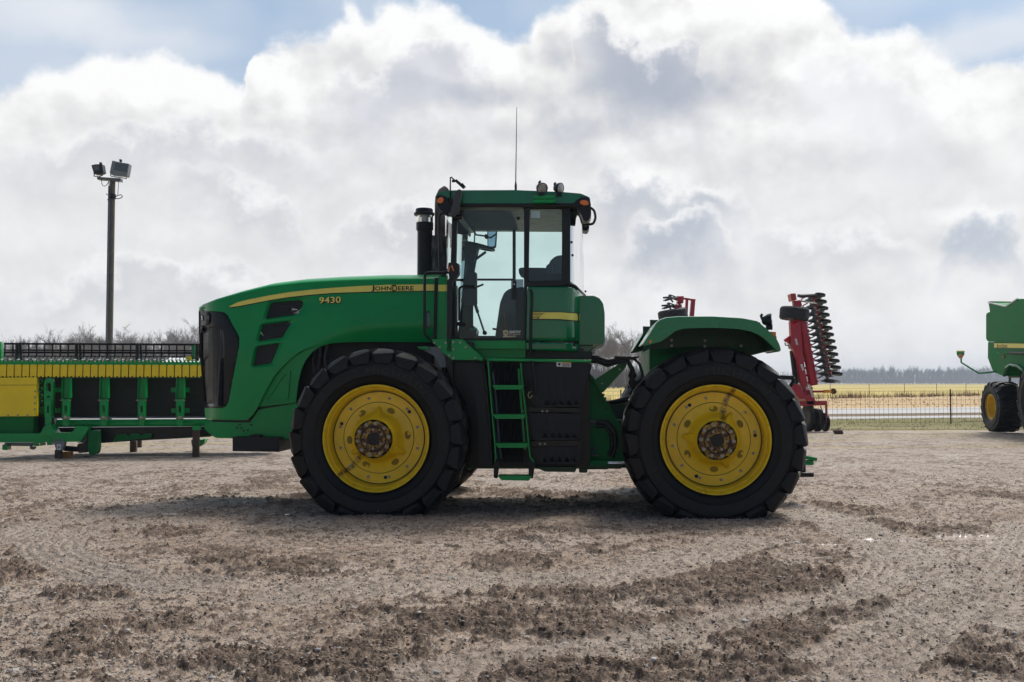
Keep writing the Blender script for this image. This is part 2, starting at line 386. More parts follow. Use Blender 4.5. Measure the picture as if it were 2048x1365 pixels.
class MB:
    def __init__(s): s.v = []; s.f = []
    def add(s, vs, fs):
        k = len(s.v); s.v += [tuple(v) for v in vs]; s.f += [[i + k for i in f] for f in fs]; return s
    def box(s, a, b):
        x0, y0, z0 = a; x1, y1, z1 = b
        return s.add([(x0, y0, z0), (x1, y0, z0), (x1, y1, z0), (x0, y1, z0), (x0, y0, z1), (x1, y0, z1), (x1, y1, z1), (x0, y1, z1)],
                     [(0, 3, 2, 1), (4, 5, 6, 7), (0, 1, 5, 4), (1, 2, 6, 5), (2, 3, 7, 6), (3, 0, 4, 7)])
    def beam(s, a, b, w, h, up=(0, 0, 1)):
        a = Vector(a); b = Vector(b); d = (b - a).normalized(); up = Vector(up)
        sx_ = d.cross(up)
        if sx_.length < 1e-4: sx_ = d.cross(Vector((0, 1, 0)))
        sx_.normalize(); u = sx_.cross(d)
        vs = []
        for q in (a, b):
            for i, j in ((-1, -1), (1, -1), (1, 1), (-1, 1)): vs.append(q + sx_ * (i * w / 2) + u * (j * h / 2))
        return s.add(vs, [(0, 1, 2, 3), (4, 7, 6, 5), (0, 4, 5, 1), (1, 5, 6, 2), (2, 6, 7, 3), (3, 7, 4, 0)])
    def tube(s, pts, r, n=8, cap=True):
        pts = [Vector(p) for p in pts]
        rs = r if isinstance(r, (list, tuple)) else [r] * len(pts)
        t0 = (pts[1] - pts[0]).normalized(); ref = Vector((0, 0, 1)) if abs(t0.z) < .9 else Vector((1, 0, 0))
        u = t0.cross(ref).normalized(); vs = []
        for i, p in enumerate(pts):
            if i == 0: t = t0
            elif i == len(pts) - 1: t = (pts[-1] - pts[-2]).normalized()
            else:
                t = (pts[i + 1] - pts[i]).normalized() + (pts[i] - pts[i - 1]).normalized()
                t = t.normalized() if t.length > 1e-6 else t0
            u = (u - t * u.dot(t)); u.normalize(); w = t.cross(u)
            for k in range(n):
                a = 2 * PI * k / n; vs.append(p + (u * math.cos(a) + w * math.sin(a)) * rs[i])
        fs = [(i * n + k, i * n + (k + 1) % n, (i + 1) * n + (k + 1) % n, (i + 1) * n + k) for i in range(len(pts) - 1) for k in range(n)]
        if cap: fs += [list(range(n))[::-1], [(len(pts) - 1) * n + k for k in range(n)]]
        return s.add(vs, fs)
    def lathe(s, prof, c=(0, 0, 0), axis='y', n=32, cap=False):
        vs = []; m = len(prof)
        for i in range(n):
            a = 2 * PI * i / n; ca, sa = math.cos(a), math.sin(a)
            for r_, h in prof:
                if axis == 'y': vs.append((c[0] + r_ * ca, c[1] + h, c[2] + r_ * sa))
                elif axis == 'z': vs.append((c[0] + r_ * ca, c[1] + r_ * sa, c[2] + h))
                else: vs.append((c[0] + h, c[1] + r_ * ca, c[2] + r_ * sa))
        fs = [(i * m + j, i * m + j + 1, ((i + 1) % n) * m + j + 1, ((i + 1) % n) * m + j) for i in range(n) for j in range(m - 1)]
        if cap: fs += [[i * m for i in range(n)], [i * m + m - 1 for i in range(n)]]
        return s.add(vs, fs)
    def prism(s, outer, holes, fn, fn2, grid=None):
        """outer/holes 2D; fn maps a 2D point to the front, fn2 to the back"""
        V, T = cdt(outer, holes, grid)
        k = len(V); vs = [fn(*p) for p in V] + [fn2(*p) for p in V]
        fs = [t for t in T] + [[i + k for i in reversed(t)] for t in T]
        cnt = {}
        for t in T:
            for i in range(len(t)):
                e_ = (t[i], t[(i + 1) % len(t)]); cnt[e_] = 1
        for (a, b) in list(cnt):
            if (b, a) not in cnt: fs.append([a, a + k, b + k, b])
        return s.add(vs, fs)
    def twins(s, name, m, parent=None, yc=1.45, **kw):
        a = s.build(name, m, parent, **kw); t_ = MB(); t_.v = [(x, 2 * yc - y, z) for x, y, z in s.v]; t_.f = [list(reversed(f)) for f in s.f]; t_.build(name, m, parent, **kw); return a
    def build(s, name, m, parent=None, bevel=0, smooth=35, seg=2, recalc=True, loc=None, solid=0):
        me = bpy.data.meshes.new(name); me.from_pydata([tuple(v) for v in s.v], [], s.f)
        if recalc:
            bm = bmesh.new(); bm.from_mesh(me); bmesh.ops.recalc_face_normals(bm, faces=bm.faces[:]); bm.to_mesh(me); bm.free()
        if smooth:
            me.shade_smooth(); me.set_sharp_from_angle(angle=R(smooth))
        me.materials.append(M[m] if isinstance(m, str) else m)
        o = bpy.data.objects.new(name, me); link(o, parent)
        if loc is not None: o.location = loc
        if solid:
            md = o.modifiers.new('solid', 'SOLIDIFY'); md.thickness = solid; md.offset = 0
        if bevel:
            md = o.modifiers.new('bevel', 'BEVEL'); md.width = bevel; md.segments = seg; md.limit_method = 'ANGLE'; md.angle_limit = R(40)
            md.harden_normals = False
        return o
class Frame:
    """a local frame of a thing: x to the right, y away from the viewer, z up, turned by yaw"""
    def __init__(s, ox, oy, yaw): 
        s.o = Vector((ox, oy, 0)); s.yaw = yaw
        s.ex = Vector((math.cos(yaw), -math.sin(yaw), 0)); s.ey = Vector((math.sin(yaw), math.cos(yaw), 0))
        c = Vector((0, 0, CAMH)) - s.o; s.c = Vector((c.dot(s.ex), c.dot(s.ey), CAMH))
    def dir(s, px, py):
        d = ray(px, py); return Vector((d.dot(s.ex), d.dot(s.ey), d.z))
    def P(s, px, py, y):
        d = s.dir(px, py); t = (y - s.c.y) / d.y; q = s.c + d * t; return Vector((q.x, y, q.z))
    def path(s, pts, y): return [s.P(p[0], p[1], p[2] if len(p) > 2 else y) for p in pts]
    def plate(s, mb, poly, y0, y1, holes=()):
        def loc(pl): return [(lambda q: (q.x, q.z))(s.P(p[0], p[1], y0)) for p in pl]
        mb.prism(loc(poly), [loc(h) for h in holes], lambda x, z: (x, y0, z), lambda x, z: (x, y1, z)); return mb
    def empty(s, name, label, cat, group=None):
        return tag(empty(name, s.o, -s.yaw), label, cat, group)
def text_mesh(txt, width, height, bold=.0, spacing=1.0, shear=0):
    cu = bpy.data.curves.new('lettering', 'FONT'); cu.body = txt; cu.size = 1; cu.offset = bold; cu.space_character = spacing; cu.shear = shear
    cu.resolution_u = 3
    o = bpy.data.objects.new('lettering', cu); link(o)
    dg = bpy.context.evaluated_depsgraph_get(); dg.update(); me = o.evaluated_get(dg).to_mesh()
    vs = [tuple(v.co) for v in me.vertices]; fs = [list(p.vertices) for p in me.polygons]
    bpy.data.objects.remove(o); bpy.data.curves.remove(cu)
    x0 = min(v[0] for v in vs); x1 = max(v[0] for v in vs); y0 = min(v[1] for v in vs); y1 = max(v[1] for v in vs)
    return [((v[0] - x0) / (x1 - x0) * width, (v[1] - y0) / (y1 - y0) * height) for v in vs], fs
HAZE_D = .00045
# ================================================================= the tractor
TF = Frame(0, 10.33, R(4.0))
YC = 1.45
T = TF.empty('tractor', 'large green articulated tractor with yellow wheels in the middle of the yard', 'tractor')
def mirror(mb, yc=YC):
    k = len(mb.v); mb.v += [(x, 2 * yc - y, z) for x, y, z in mb.v]; mb.f += [[i + k for i in reversed(f)] for f in mb.f]; return mb
def marcher(fr, Wfn, ya, yb=YC, yc=YC):
    def fn(px, py):
        d = fr.dir(px, py); prev = None; best = None
        N = 60
        for i in range(N + 1):
            y = ya + (yb - ya) * i / N; t = (y - fr.c.y) / d.y; q = fr.c + d * t
            g = (yc - y) - Wfn(q.x, q.z)
            if best is None or g < best[0]: best = (g, y)
            if g <= 0:
                lo, hi = (prev if prev is not None else y), y
                for _ in range(14):
                    mid = (lo + hi) / 2; t = (mid - fr.c.y) / d.y; q = fr.c + d * t
                    if (yc - mid) - Wfn(q.x, q.z) <= 0: hi = mid
                    else: lo = mid
                t = (hi - fr.c.y) / d.y; q = fr.c + d * t; return Vector((q.x, hi, q.z))
            prev = y
        y = best[1]; t = (y - fr.c.y) / d.y; q = fr.c + d * t; return Vector((q.x, y, q.z))
    return fn
def shrink(Wfn, e): return lambda x, z: Wfn(x, z) + e
def panel(mb, poly, fn, holes=(), step=7, grid=8):
    V, Tr = cdt(dens(poly, step), [dens(h, step) for h in holes], grid)
    return mb.add([fn(*p) for p in V], Tr)
def interp(xs, ys, x): return float(np.interp(x, xs, ys))
# ---- wheels
WR, WTY = .945, .68
def tyre_mesh(rad=WR, width=WTY, rimr=.555, nl=22, flat=.80, lugh=.060, y0=-.02, lw=1.0):
    mb = MB(); rc = rad - lugh; yc = y0 + width / 2; h = width / 2
    prof = [(rimr - .02, -h + .07), (rimr + .012, -h + .03), (rimr + .05, -h + .005), (rimr + .09, -h - .012), (rimr + .098, -h - .022), (rimr + .106, -h - .016), (rimr + .15, -h - .022), (rimr + .21, -h - .016), (rimr + .218, -h - .024), (rimr + .226, -h - .014), (rc - .07, -h + .02), (rc - .025, -h + .055), (rc, -h + .12), (rc + .006, 0)]
    prof = prof + [(r_, -y) for r_, y in prof[-2::-1]]
    mb.lathe([(r_, y + yc) for r_, y in prof], n=88)
    # rings on the sidewall
    p = 2 * PI / nl
    def rpos(r_, y, a): return (r_ * math.cos(a), yc + y, r_ * math.sin(a))
    for s in (-1, 1):
        for k in range(nl):
            a0 = k * p + (p / 2 if s > 0 else 0)
            st = [(0, -.03, .0, .034, .036, 0), (0, .33 * h, .08, .036, .040, 0), (0, .62 * h, .17, .042, .050, 0), (-.002, h - .10, .235, .052, .085, .004), (-.010, h - .035, .272, .060, .150, .018), (-.032, h + .006, .290, .062, .195, .030), (-.10, h + .020, .300, .046, .185, .025), (-.165, h + .002, .304, .020, .120, .02), (-.20, h - .03, .304, .010, .06, .0)]
            vs = []
            for i, (dr, y, da, wl, wt, dp) in enumerate(st):
                rt = rad + dr; rb = min(rt - .02, rc - .02); yb = y
                if i >= 5: rb = rt - .03; yb = y - .06
                for r_, aa, yy in ((rb, wt * 1.1, yb), (rt - dp, wt, y - dp * .4), (rt, -wl, y), (rb, -wl * 1.3, yb)):
                    vs.append(rpos(r_, s * yy, a0 - da + aa * lw))
            fs = []
            for i in range(len(st) - 1):
                for j in range(3): fs.append((i * 4 + j, i * 4 + j + 1, i * 4 + j + 5, i * 4 + j + 4))
            e = (len(st) - 1) * 4; fs += [(0, 1, 2, 3), (e, e + 1, e + 2, e + 3)]
            mb.add(vs, fs)
    out = []
    for x, y, z in mb.v:
        if z < -flat:
            ex = -flat - z; z = -flat - .02 * ex; x *= 1 + ex * .25
        r_ = math.hypot(x, z)
        if z < -.45 and r_ > rimr + .04:
            b = (-.45 - z) / .4 * max(0, 1 - abs(r_ - .78) / .25); y += (1 if y > yc else -1) * .03 * b
        out.append((x, y, z))
    mb.v = out; return mb
def yellow_wheel(name, loc, yawflip, ang, rot0, parent):
    w = empty(name, loc, PI if yawflip else 0, parent)
    if 'tyre' not in WM:
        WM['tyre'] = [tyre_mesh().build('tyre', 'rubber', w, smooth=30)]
        L = [(.50, .60), (.52, .10), (.535, .05), (.535, .015), (.548, .0), (.557, -.004), (.563, -.014), (.560, -.024), (.549, -.024), (.536, -.010), (.528, .018), (.524, .030), (.516, .034), (.510, .050), (.504, .10), (.498, .150), (.490, .158)]
        L += [(.489, .163), (.484, .163), (.483, .150), (.378, .147), (.377, .155), (.373, .155), (.372, .143), (.34, .140), (.285, .134), (.262, .118), (.245, .080), (.232, .02), (.222, -.05), (.212, -.10), (.200, -.125)]
        rim = MB().lathe(L, n=96)
        # webs that climb from the dish to the hub
        for k in range(3):
            a = R(90 + 120 * k)
            ca, sa = math.cos(a), math.sin(a)
            def pt(r_, o, y): return (r_ * ca - o * sa, y, r_ * sa + o * ca)
            rim.add([pt(.20, .05, -.08), pt(.20, -.05, -.08), pt(.315, -.010, .12), pt(.315, .010, .12), pt(.335, .018, .142), pt(.335, -.018, .142), pt(.20, .07, .14), pt(.20, -.07, .14)],
                    [(0, 1, 2, 3), (3, 2, 5, 4), (0, 3, 4, 6), (1, 7, 5, 2)])
            a += R(38); ca, sa = math.cos(a), math.sin(a)
            rim.lathe([(.0, -.006), (.014, -.006), (.02, .006), (.02, .02)], (.325 * ca, .128, .325 * sa), n=10)
        WM['rim'] = [rim.build('rim', 'rim', w, smooth=32)]
        for k in range(6):
            holes = MB()
            a = R(65 + 60 * k); ca, sa = math.cos(a), math.sin(a); V = []
            for yy, sc in ((.1405, 1.0), (.1365, .96), (.1365, .80)):
                for i in range(18):
                    q = 2 * PI * i / 18; rr_ = .310 + .030 * sc * math.cos(q) * 1.05; o = .043 * sc * math.sin(q); V.append((rr_ * ca - o * sa, yy - .004, rr_ * sa + o * ca))
            holes.add(V, [(j * 18 + i, j * 18 + (i + 1) % 18, (j + 1) * 18 + (i + 1) % 18, (j + 1) * 18 + i) for j in range(2) for i in range(18)] + [[36 + i for i in range(18)]])
            WM['rim'].append(holes.build('hand_hole', M['recess'], w, smooth=0))
        gr = MB().lathe([(.379, .1465), (.379, .1455), (.3735, .1455), (.3735, .1465)], n=72)
        gr.lathe([(.4905, .158), (.4905, .145), (.4825, .145), (.4825, .158)], n=72)
        for a in (40, 160, 280):
            c = (.425 * math.cos(R(a)), .1435, .425 * math.sin(R(a))); gr.lathe([(0, 0), (.019, 0), (.019, .003)], c, n=14)
        gr.lathe([(0, -.142), (.066, -.142), (.066, -.10)], n=24)
        gr.lathe([(.124, -.137), (.138, -.137), (.138, -.130), (.124, -.130)], n=40, cap=False)
        for k in range(3):
            a = R(20 + 120 * k); c = (.096 * math.cos(a), -.1465, .096 * math.sin(a)); gr.lathe([(0, 0), (.009, 0), (.009, .01)], c, n=8)
        gr.beam((.068, -.146, .03), (.118, -.146, .06), .004, .003); gr.beam((-.068, -.146, -.03), (-.118, -.146, -.06), .004, .003)
        WM['rim'].append(gr.build('groove', 'black', w, smooth=0))
        hub = MB()
        N = 60; F = []
        V = []
        for i in range(N):
            a = 2 * PI * i / N; rr_ = .187 + .010 * math.cos(a * 10)
            V += [(rr_ * math.cos(a), -.118, rr_ * math.sin(a)), (rr_ * math.cos(a), -.140, rr_ * math.sin(a)), (.137 * math.cos(a), -.142, .137 * math.sin(a)), (.137 * math.cos(a), -.125, .137 * math.sin(a))]
        F = [(i * 4 + j, i * 4 + j + 1, ((i + 1) % N) * 4 + j + 1, ((i + 1) % N) * 4 + j) for i in range(N) for j in range(3)]
        hub.add(V, F); hub.lathe([(.125, -.115), (.125, -.140), (.120, -.145), (.068, -.145), (.066, -.120)], n=40)
        WM['rim'].append(hub.build('hub', 'rust', w, smooth=30))
        def bolt(mb, a, r_, y, s, n=6):
            c = (r_ * math.cos(a), y, r_ * math.sin(a)); mb.lathe([(s * 1.35, 0), (s * 1.35, -s * .35), (s, -s * .4), (s * .98, -s * 1.3), (s * .7, -s * 1.5), (0, -s * 1.5)], c, n=12)
        for k in range(12): 
            b_ = MB(); bolt(b_, R(15 + 30 * k), .427, .150, .0125); WM['rim'].append(b_.build('bolt', 'steel', w, smooth=35))
        for k in range(10):
            b_ = MB(); bolt(b_, R(8 + 36 * k), .163, -.142, .0145); WM['rim'].append(b_.build('bolt', 'steel', w, smooth=35))
        for k in range(6):
            b_ = MB(); bolt(b_, R(30 + 60 * k), .097, -.146, .0105); WM['rim'].append(b_.build('bolt', 'steel', w, smooth=35))
        for o in WM['rim']: o.rotation_euler = (0, ang, 0)
    else:
        for src in WM['tyre'] + WM['rim']:
            c = src.copy(); link(c, w)
            c.rotation_euler = (0, ang, 0) if src is not WM['tyre'][0] else (0, 0, 0)
    return w
WM = {}
M['mirror_back'] = mat('mirror_back_plastic', (.05, .053, .062), .5)
M['recess'] = mat('hand_hole_dark_yellow', (.26, .18, .012), .7)  # a darker yellow than the rim, for all the hand holes
fx, rx_ = TF.P(752, 871, 0), TF.P(1431, 879, 0)
HZ = .80
for nm, x, far, ang in (('front_wheel', fx.x, 0, 0.0), ('rear_wheel', rx_.x, 0, R(155)), ('front_wheel', fx.x, 1, R(40)), ('rear_wheel', rx_.x, 1, R(80))):
    yellow_wheel(nm, (x, 2 * YC if far else 0, HZ), far, ang, 0, T)
M['moulded'] = mat('moulded_rubber_letters', (.011, .012, .014), .5)
def arc_letters(txt, cx, r0, r1, a0, a1, y):
    V, F = text_mesh(txt, 1, 1, .0, 1.15); mb = MB(); mb.add([((r0 + v * (r1 - r0)) * math.cos(R(a0 + (a1 - a0) * u)), y, (r0 + v * (r1 - r0)) * math.sin(R(a0 + (a1 - a0) * u))) for u, v in V], F); return mb
for w_ in [o for o in T.children if o.name.startswith('rear_wheel')][:1] + [o for o in T.children if o.name.startswith('front_wheel')][:1]:
    arc_letters('MICHELIN', 0, .672, .742, 98, 42, -.046).build('lettering', 'moulded', w_, smooth=0, recalc=False)
# ---- axles and the two frames
mb = MB()
for c in (fx, rx_):
    mb.lathe([(.17, .12), (.17, .5), (.22, .55), (.26, 1.0), (.34, 1.2), (.34, 1.7), (.26, 1.9), (.22, 2.35), (.17, 2.4), (.17, 2.78)], (c.x, 0, HZ), n=24)
mb.build('axle', 'green_dark', T, bevel=.0)
mb = MB(); x0, x1 = TF.P(520, 800, .95).x, TF.P(1200, 800, .95).x
mb.box((x0, 1.08, .72), (x1 - .1, 1.82, 1.18)); mb.box((fx.x + .2, 1.0, .50), (x1 - .35, 1.9, .95)); mb.box((x1 - .2, 1.2, .55), (rx_.x + .9, 1.7, 1.15))
mb.build('frame', 'green_dark', T, bevel=.02)
# ---- hood
XN_T, XN_B = TF.P(398, 640, 1.25), TF.P(410, 815, 1.25)
crease = [(TF.P(px, py, .95).x, TF.P(px, py, .95).z) for px, py in ((575, 745), (601, 712), (633, 690), (665, 671), (697, 660.5), (756, 653), (874, 649), (900, 649))]
cx_, cz_ = [c[0] for c in crease], [c[1] for c in crease]
def hoodW(x, z):
    xn = XN_T.x + (XN_B.x - XN_T.x) * (XN_T.z - z) / (XN_T.z - XN_B.z)
    a = .62; hw = .50
    u = (xn + a - x) / a
    w = hw if u <= 0 else (hw * max(0, 1 - u ** 2.3) ** .55 if u < 1 else -(u - 1) * .6)
    zt = 1.95 + (z - z)
    if z > 1.7: w -= .10 * (z - 1.7) ** 1.5
    if x > cx_[0]:
        zc = interp(cx_, cz_, x)
        if z < zc: w -= min(.22, .42 * (zc - z)) * min(1, (x - cx_[0]) / .15)
    return w
hp = marcher(TF, hoodW, .80); hpo = marcher(TF, shrink(hoodW, .006), .80); hpi = marcher(TF, shrink(hoodW, -.035), .80); hpii = marcher(TF, shrink(hoodW, -.06), .80)
topedge = [(398, 616), (405, 611.5), (431, 601.5), (483, 588), (538, 576), (601.5, 569), (677, 565), (775.6, 562.5), (878, 563)]
S = topedge + [(879, 676), (866, 685), (800, 684.5), (736, 684), (690, 685), (657, 688), (635, 691.5), (617, 696), (600, 704), (586, 714), (568, 731), (550, 751), (538, 771), (526, 793), (516, 815),
     (504, 833), (494, 840.5), (416, 840.5), (411, 837), (408.5, 818.6), (409.7, 816.7), (445, 816.5), (452, 813), (457, 804), (478, 694), (479, 676), (474, 665), (465, 650), (456, 632), (449, 625.5), (439, 623.6), (398, 622)]
VO = [rounded(p, 5) for p in ([(535, 606), (541, 600), (600, 592.5), (624, 596), (633, 608), (612, 631), (524, 643)], [(519, 651), (525, 646), (602, 637), (590, 650), (572, 678), (566, 681), (510, 687)], [(508, 699), (513, 692), (568, 683.5), (562, 696), (551, 730), (545, 733.5), (500, 737)])]
VI = [rounded(p, 3) for p in ([(541, 608), (546, 605), (600, 600.5), (607, 604), (604, 616), (594, 629.5), (531.5, 638)], [(525, 651), (529, 649.5), (579, 642.5), (582, 647), (565, 675.5), (518, 682.5)], [(514.5, 696), (518, 694), (557, 687), (558.5, 690), (543, 727.5), (507, 732.5)])]
hood = MB(); panel(hood, S, hp, VO)
for o_, i_ in zip(VO, VI):
    n_ = len(o_); assert len(o_) >= 3
    # dished surround between the outer and the inner outline
    V, Tr = cdt(o_, [i_])
    iset = [tuple(map(lambda q: round(q, 3), p)) for p in i_]
    hood.add([hpi(*p) if tuple(map(lambda q: round(q, 3), p)) in iset else hp(*p) for p in V], Tr)
    n2 = len(i_); hood.add([hpi(*p) for p in i_] + [hpii(*p) for p in i_], [(k, (k + 1) % n2, n2 + (k + 1) % n2, n2 + k) for k in range(n2)])
# hood top
sil = [(396, 620), (404, 608.5), (431, 597), (483, 581), (538, 567.5), (601.5, 559.6), (677, 555), (775.6, 551.6), (882, 551.4)]
te = dens(topedge, 12, False); secs = []
for px, py in te:
    E = hp(px, py); sy = interp([p[0] for p in sil], [p[1] for p in sil], px)
    w = min(.17, (YC - E.y) * .55); zt = max(TF.P(px, sy, E.y + w).z, E.z + .004)
    row = []
    for k in range(7):
        t = k / 6; row.append((E.x, E.y * (1 - t) ** 2 + E.y * 2 * t * (1 - t) + (E.y + w) * t * t, E.z * (1 - t) ** 2 + (E.z * .35 + zt * .65) * 2 * t * (1 - t) + zt * t * t))
    zc = zt + .035 * (YC - E.y) / .5
    for k in range(1, 5):
        t = k / 4; row.append((E.x, E.y + w + (YC - E.y - w) * t, zt + (zc - zt) * math.sin(t * PI / 2)))
    secs.append(row)
n = len(secs[0]); V = [p for r_ in secs for p in r_]
hood.add(V, [(i * n + j, i * n + j + 1, (i + 1) * n + j + 1, (i + 1) * n + j) for i in range(len(secs) - 1) for j in range(n - 1)])
mirror(hood)
fr_ = secs[0] + [(x, 2 * YC - y, z) for x, y, z in secs[0][::-1]]
hood.add([(x, y, z) for x, y, z in fr_], [list(range(len(fr_)))])
def nose_strip(mb, pts, bul=.035):
    rows = []
    for p in pts:
        rows.append([(p.x - bul * math.sin(PI * k / 6) * (1 if YC - p.y > .02 else 0), p.y + (2 * (YC - p.y)) * k / 6, p.z) for k in range(7)])
    mb.add([q for r_ in rows for q in r_], [(i * 7 + j, i * 7 + j + 1, i * 7 + j + 8, i * 7 + j + 7) for i in range(len(rows) - 1) for j in range(6)])
nose_strip(hood, [hp(*p) for p in ((398, 616), (398, 622))]); nose_strip(hood, [hp(*p) for p in ((408.5, 818.6), (411, 837), (416, 840.5))])
H = hood.build('hood', 'green', T, smooth=38, recalc=True)
bm = bmesh.new(); bm.from_mesh(H.data); bmesh.ops.remove_doubles(bm, verts=bm.verts[:], dist=.0015); bmesh.ops.recalc_face_normals(bm, faces=bm.faces[:]); bm.to_mesh(H.data); bm.free()
H.data.shade_smooth(); H.data.set_sharp_from_angle(angle=R(33))
# rear wall of the hood and its dark seam
mb = MB(); q0, q1 = TF.P(879, 563, .98), TF.P(879, 680, 1.0)
mb.box((q0.x - .03, 1.0, q1.z), (q0.x + .0, 1.9, q0.z + .03)); mb.build('bulkhead', 'black', H)
mb = MB(); TF.plate(mb, [(869, 556), (875.5, 556), (873, 682), (866, 682)], .935, .99); mb.twins('seam', 'black', H, bevel=.004)
mb = MB(); TF.plate(mb, rounded([(876, 553), (894, 555), (893, 690), (873, 690)], 3), .945, 1.95); mb.build('cowl', 'green', T, bevel=.03)
mb = MB(); TF.plate(mb, [(876.5, 570), (894, 570), (894, 583), (876.5, 583)], .942, .946); mb.build('stripe', 'decal', H)
# vents
for i_ in VI:
    mb = MB(); panel(mb, i_, marcher(TF, shrink(hoodW, -.05), .8), step=5, grid=20); mb.twins('vent_mesh', 'mesh', H, smooth=0, recalc=False)
mb = MB(); a, b = TF.P(500, 600, 1.1).x, TF.P(868, 600, 1.1).x
mb.box((a + .25, 1.12, 1.05), (b, 1.78, 1.95)); mb.box((a - .05, 1.02, 1.05), (a + .08, 1.88, 1.92)); mb.box((a + .3, 1.02, 1.9), (a + .9, 1.1, 2.05))
mb.build('engine', mat('engine_black', (.008, .008, .009), .7), H, bevel=.02)
M['pipe'] = mat('dull_pipe', (.05, .055, .06), .5, .5, 0, .3, 30)
for pt_, y_, r_ in (([(560, 612), (585, 613), (600, 618)], 1.06, .02), ([(578, 625), (595, 622)], 1.04, .012), ([(652, 740), (650, 715), (655, 690)], 1.02, .016), ([(628, 745), (626, 720), (632, 700)], 1.02, .010), ([(636, 740), (640, 712), (640, 694)], 1.06, .02)):
    MB().tube(TF.path(pt_, y_), r_).build('engine_pipe', 'pipe', H)
# grille
G = [(398, 622), (439, 623.6), (449, 625.5), (456, 632), (465, 650), (474, 665), (479, 676), (478, 694), (457, 804), (452, 813), (445, 816.5), (409.7, 816.7), (403, 740), (400, 690), (398, 658)]
GH = [(405, 655), (440, 655), (444, 662), (447, 700), (441, 806), (413, 809), (407, 740)]
gp = marcher(TF, shrink(hoodW, -.014), .8)
mb = MB(); panel(mb, G, gp, [GH], 6, 7); mirror(mb); nose_strip(mb, [gp(*p) for p in dens([(398, 622), (398, 658), (400, 690), (403, 740), (409.7, 816.7)], 10, False)])
GR = mb.build('grille', mat('grille_black', (.006, .007, .009), .34, 0, .1, spec=.3), H, smooth=40, recalc=False, solid=.012)
mb = MB(); panel(mb, GH, marcher(TF, shrink(hoodW, -.024), .8), step=6, grid=8); mb.twins('grille_mesh', mesh_mat('grille_punched_mesh', (.006, .007, .008), 60, .74, 0), GR, smooth=0, recalc=False)
mb = MB(); mb.tube(TF.path([(449, 640), (449, 716)], 1.06), .045, 12); mb.build('grille_post', 'plastic', GR)
mb = MB(); A_, B_ = TF.P(446, 716, 1.04), TF.P(441, 812, 1.04); pts = []; rs = []
for k in range(61):
    t = k / 60; pts.append(A_.lerp(B_, t)); rs.append(.040 + (.006 if k % 2 else 0))
mb.tube(pts, rs, 12); mb.build('ribbed_hose', 'plastic', GR, smooth=20)
gq = marcher(TF, shrink(hoodW, .004), .8)
mb = MB(); panel(mb, rounded([(397.5, 624), (417, 624), (420, 630), (419, 646), (412, 652), (398, 655)], 3), gq, step=4, grid=6); mb.twins('lamp_housing', 'plastic', GR, smooth=40, recalc=False, solid=.01)
mb = MB(); panel(mb, ell(401.5, 638, 3.2, 8, 16), marcher(TF, shrink(hoodW, .012), .8), step=3, grid=4); mb.twins('headlight', 'lens', GR, smooth=40, recalc=False)
# stripe, lettering
def decal(poly, m, name, off=.006, parent=H, both=True, fnW=hoodW, ya=.8):
    mb = MB(); panel(mb, poly, marcher(TF, shrink(fnW, off), ya), step=6, grid=9)
    return (mb.twins if both else mb.build)(name, m, parent, smooth=60, recalc=False)
top = [(459, 613), (475, 605), (498.7, 599), (540, 591), (578, 585), (620, 580), (665, 576), (720, 572.5), (775.6, 570), (875.6, 569)]
bot = [(875.6, 581.8), (775.6, 583), (720, 584.5), (665, 586.3), (620, 590), (578, 594.5), (540, 600.5), (498.7, 608.5), (475, 613), (460, 614.8)]
decal([(x, y + 1.6) for x, y in top] + [(x + .8, y + 2.0) for x, y in bot], 'decal_black', 'stripe_edge', .004)
decal(top + bot, 'decal', 'stripe', .007)
def lettering(txt, px0, px1, py0, py1, m, name, fn, parent, slope=0, bold=.0, spacing=1.0, dx=0, dy=0, shear=0):
    V, F = text_mesh(txt, 1, 1, bold, spacing, shear); mb = MB()
    mb.add([fn(px0 + x * (px1 - px0) + dx, py1 - y * (py1 - py0) + slope * x + dy) for x, y in V], F)
    return mb.build(name, m, parent, smooth=0, recalc=False)
f8 = marcher(TF, shrink(hoodW, .010), .8); f12 = marcher(TF, shrink(hoodW, .0125), .8)
lettering("J", 742, 749, 571.5, 583.5, 'decal_black', 'lettering', f8, H, bold=.02)
lettering("OHN", 750, 783, 573.2, 581.6, 'decal_black', 'lettering', f8, H, -.3, .02, 1.05)
lettering("D", 784.5, 794.5, 571, 582.8, 'decal_black', 'lettering', f8, H, 0, .02)
lettering("EERE", 796, 827, 572.6, 581.2, 'decal_black', 'lettering', f8, H, 0, .02, 1.05)
mb = MB()
for a, b in (((747, 584.2), (786, 583.4)), ((783, 571), (793, 570.6))):
    p, q = f8(*a), f8(*b); mb.beam(p, q, .004, .006)
mb.build('lettering', 'decal_black', H)
lettering("9430", 638.8, 682.6, 595.4, 608.4, 'decal_black', 'model_number', f8, H, -1.5, .055, 1.0, .7, .9)
lettering("9430", 638.3, 681.6, 594.9, 607.6, 'decal', 'model_number', f12, H, -1.5, .015, 1.02)
# slot in the hood side
mb = MB(); panel(mb, rounded([(852.5, 622), (860.5, 622), (860.5, 658), (852.5, 658)], 4), marcher(TF, shrink(hoodW, .003), .8), step=6); mb.build('latch_recess', 'green_dark', H, recalc=False)
mb = MB(); panel(mb, rounded([(854.5, 626), (860, 626), (860, 656), (854.5, 656)], 3), marcher(TF, shrink(hoodW, .007), .8), step=6); mb.build('latch', 'galv', H, recalc=False)
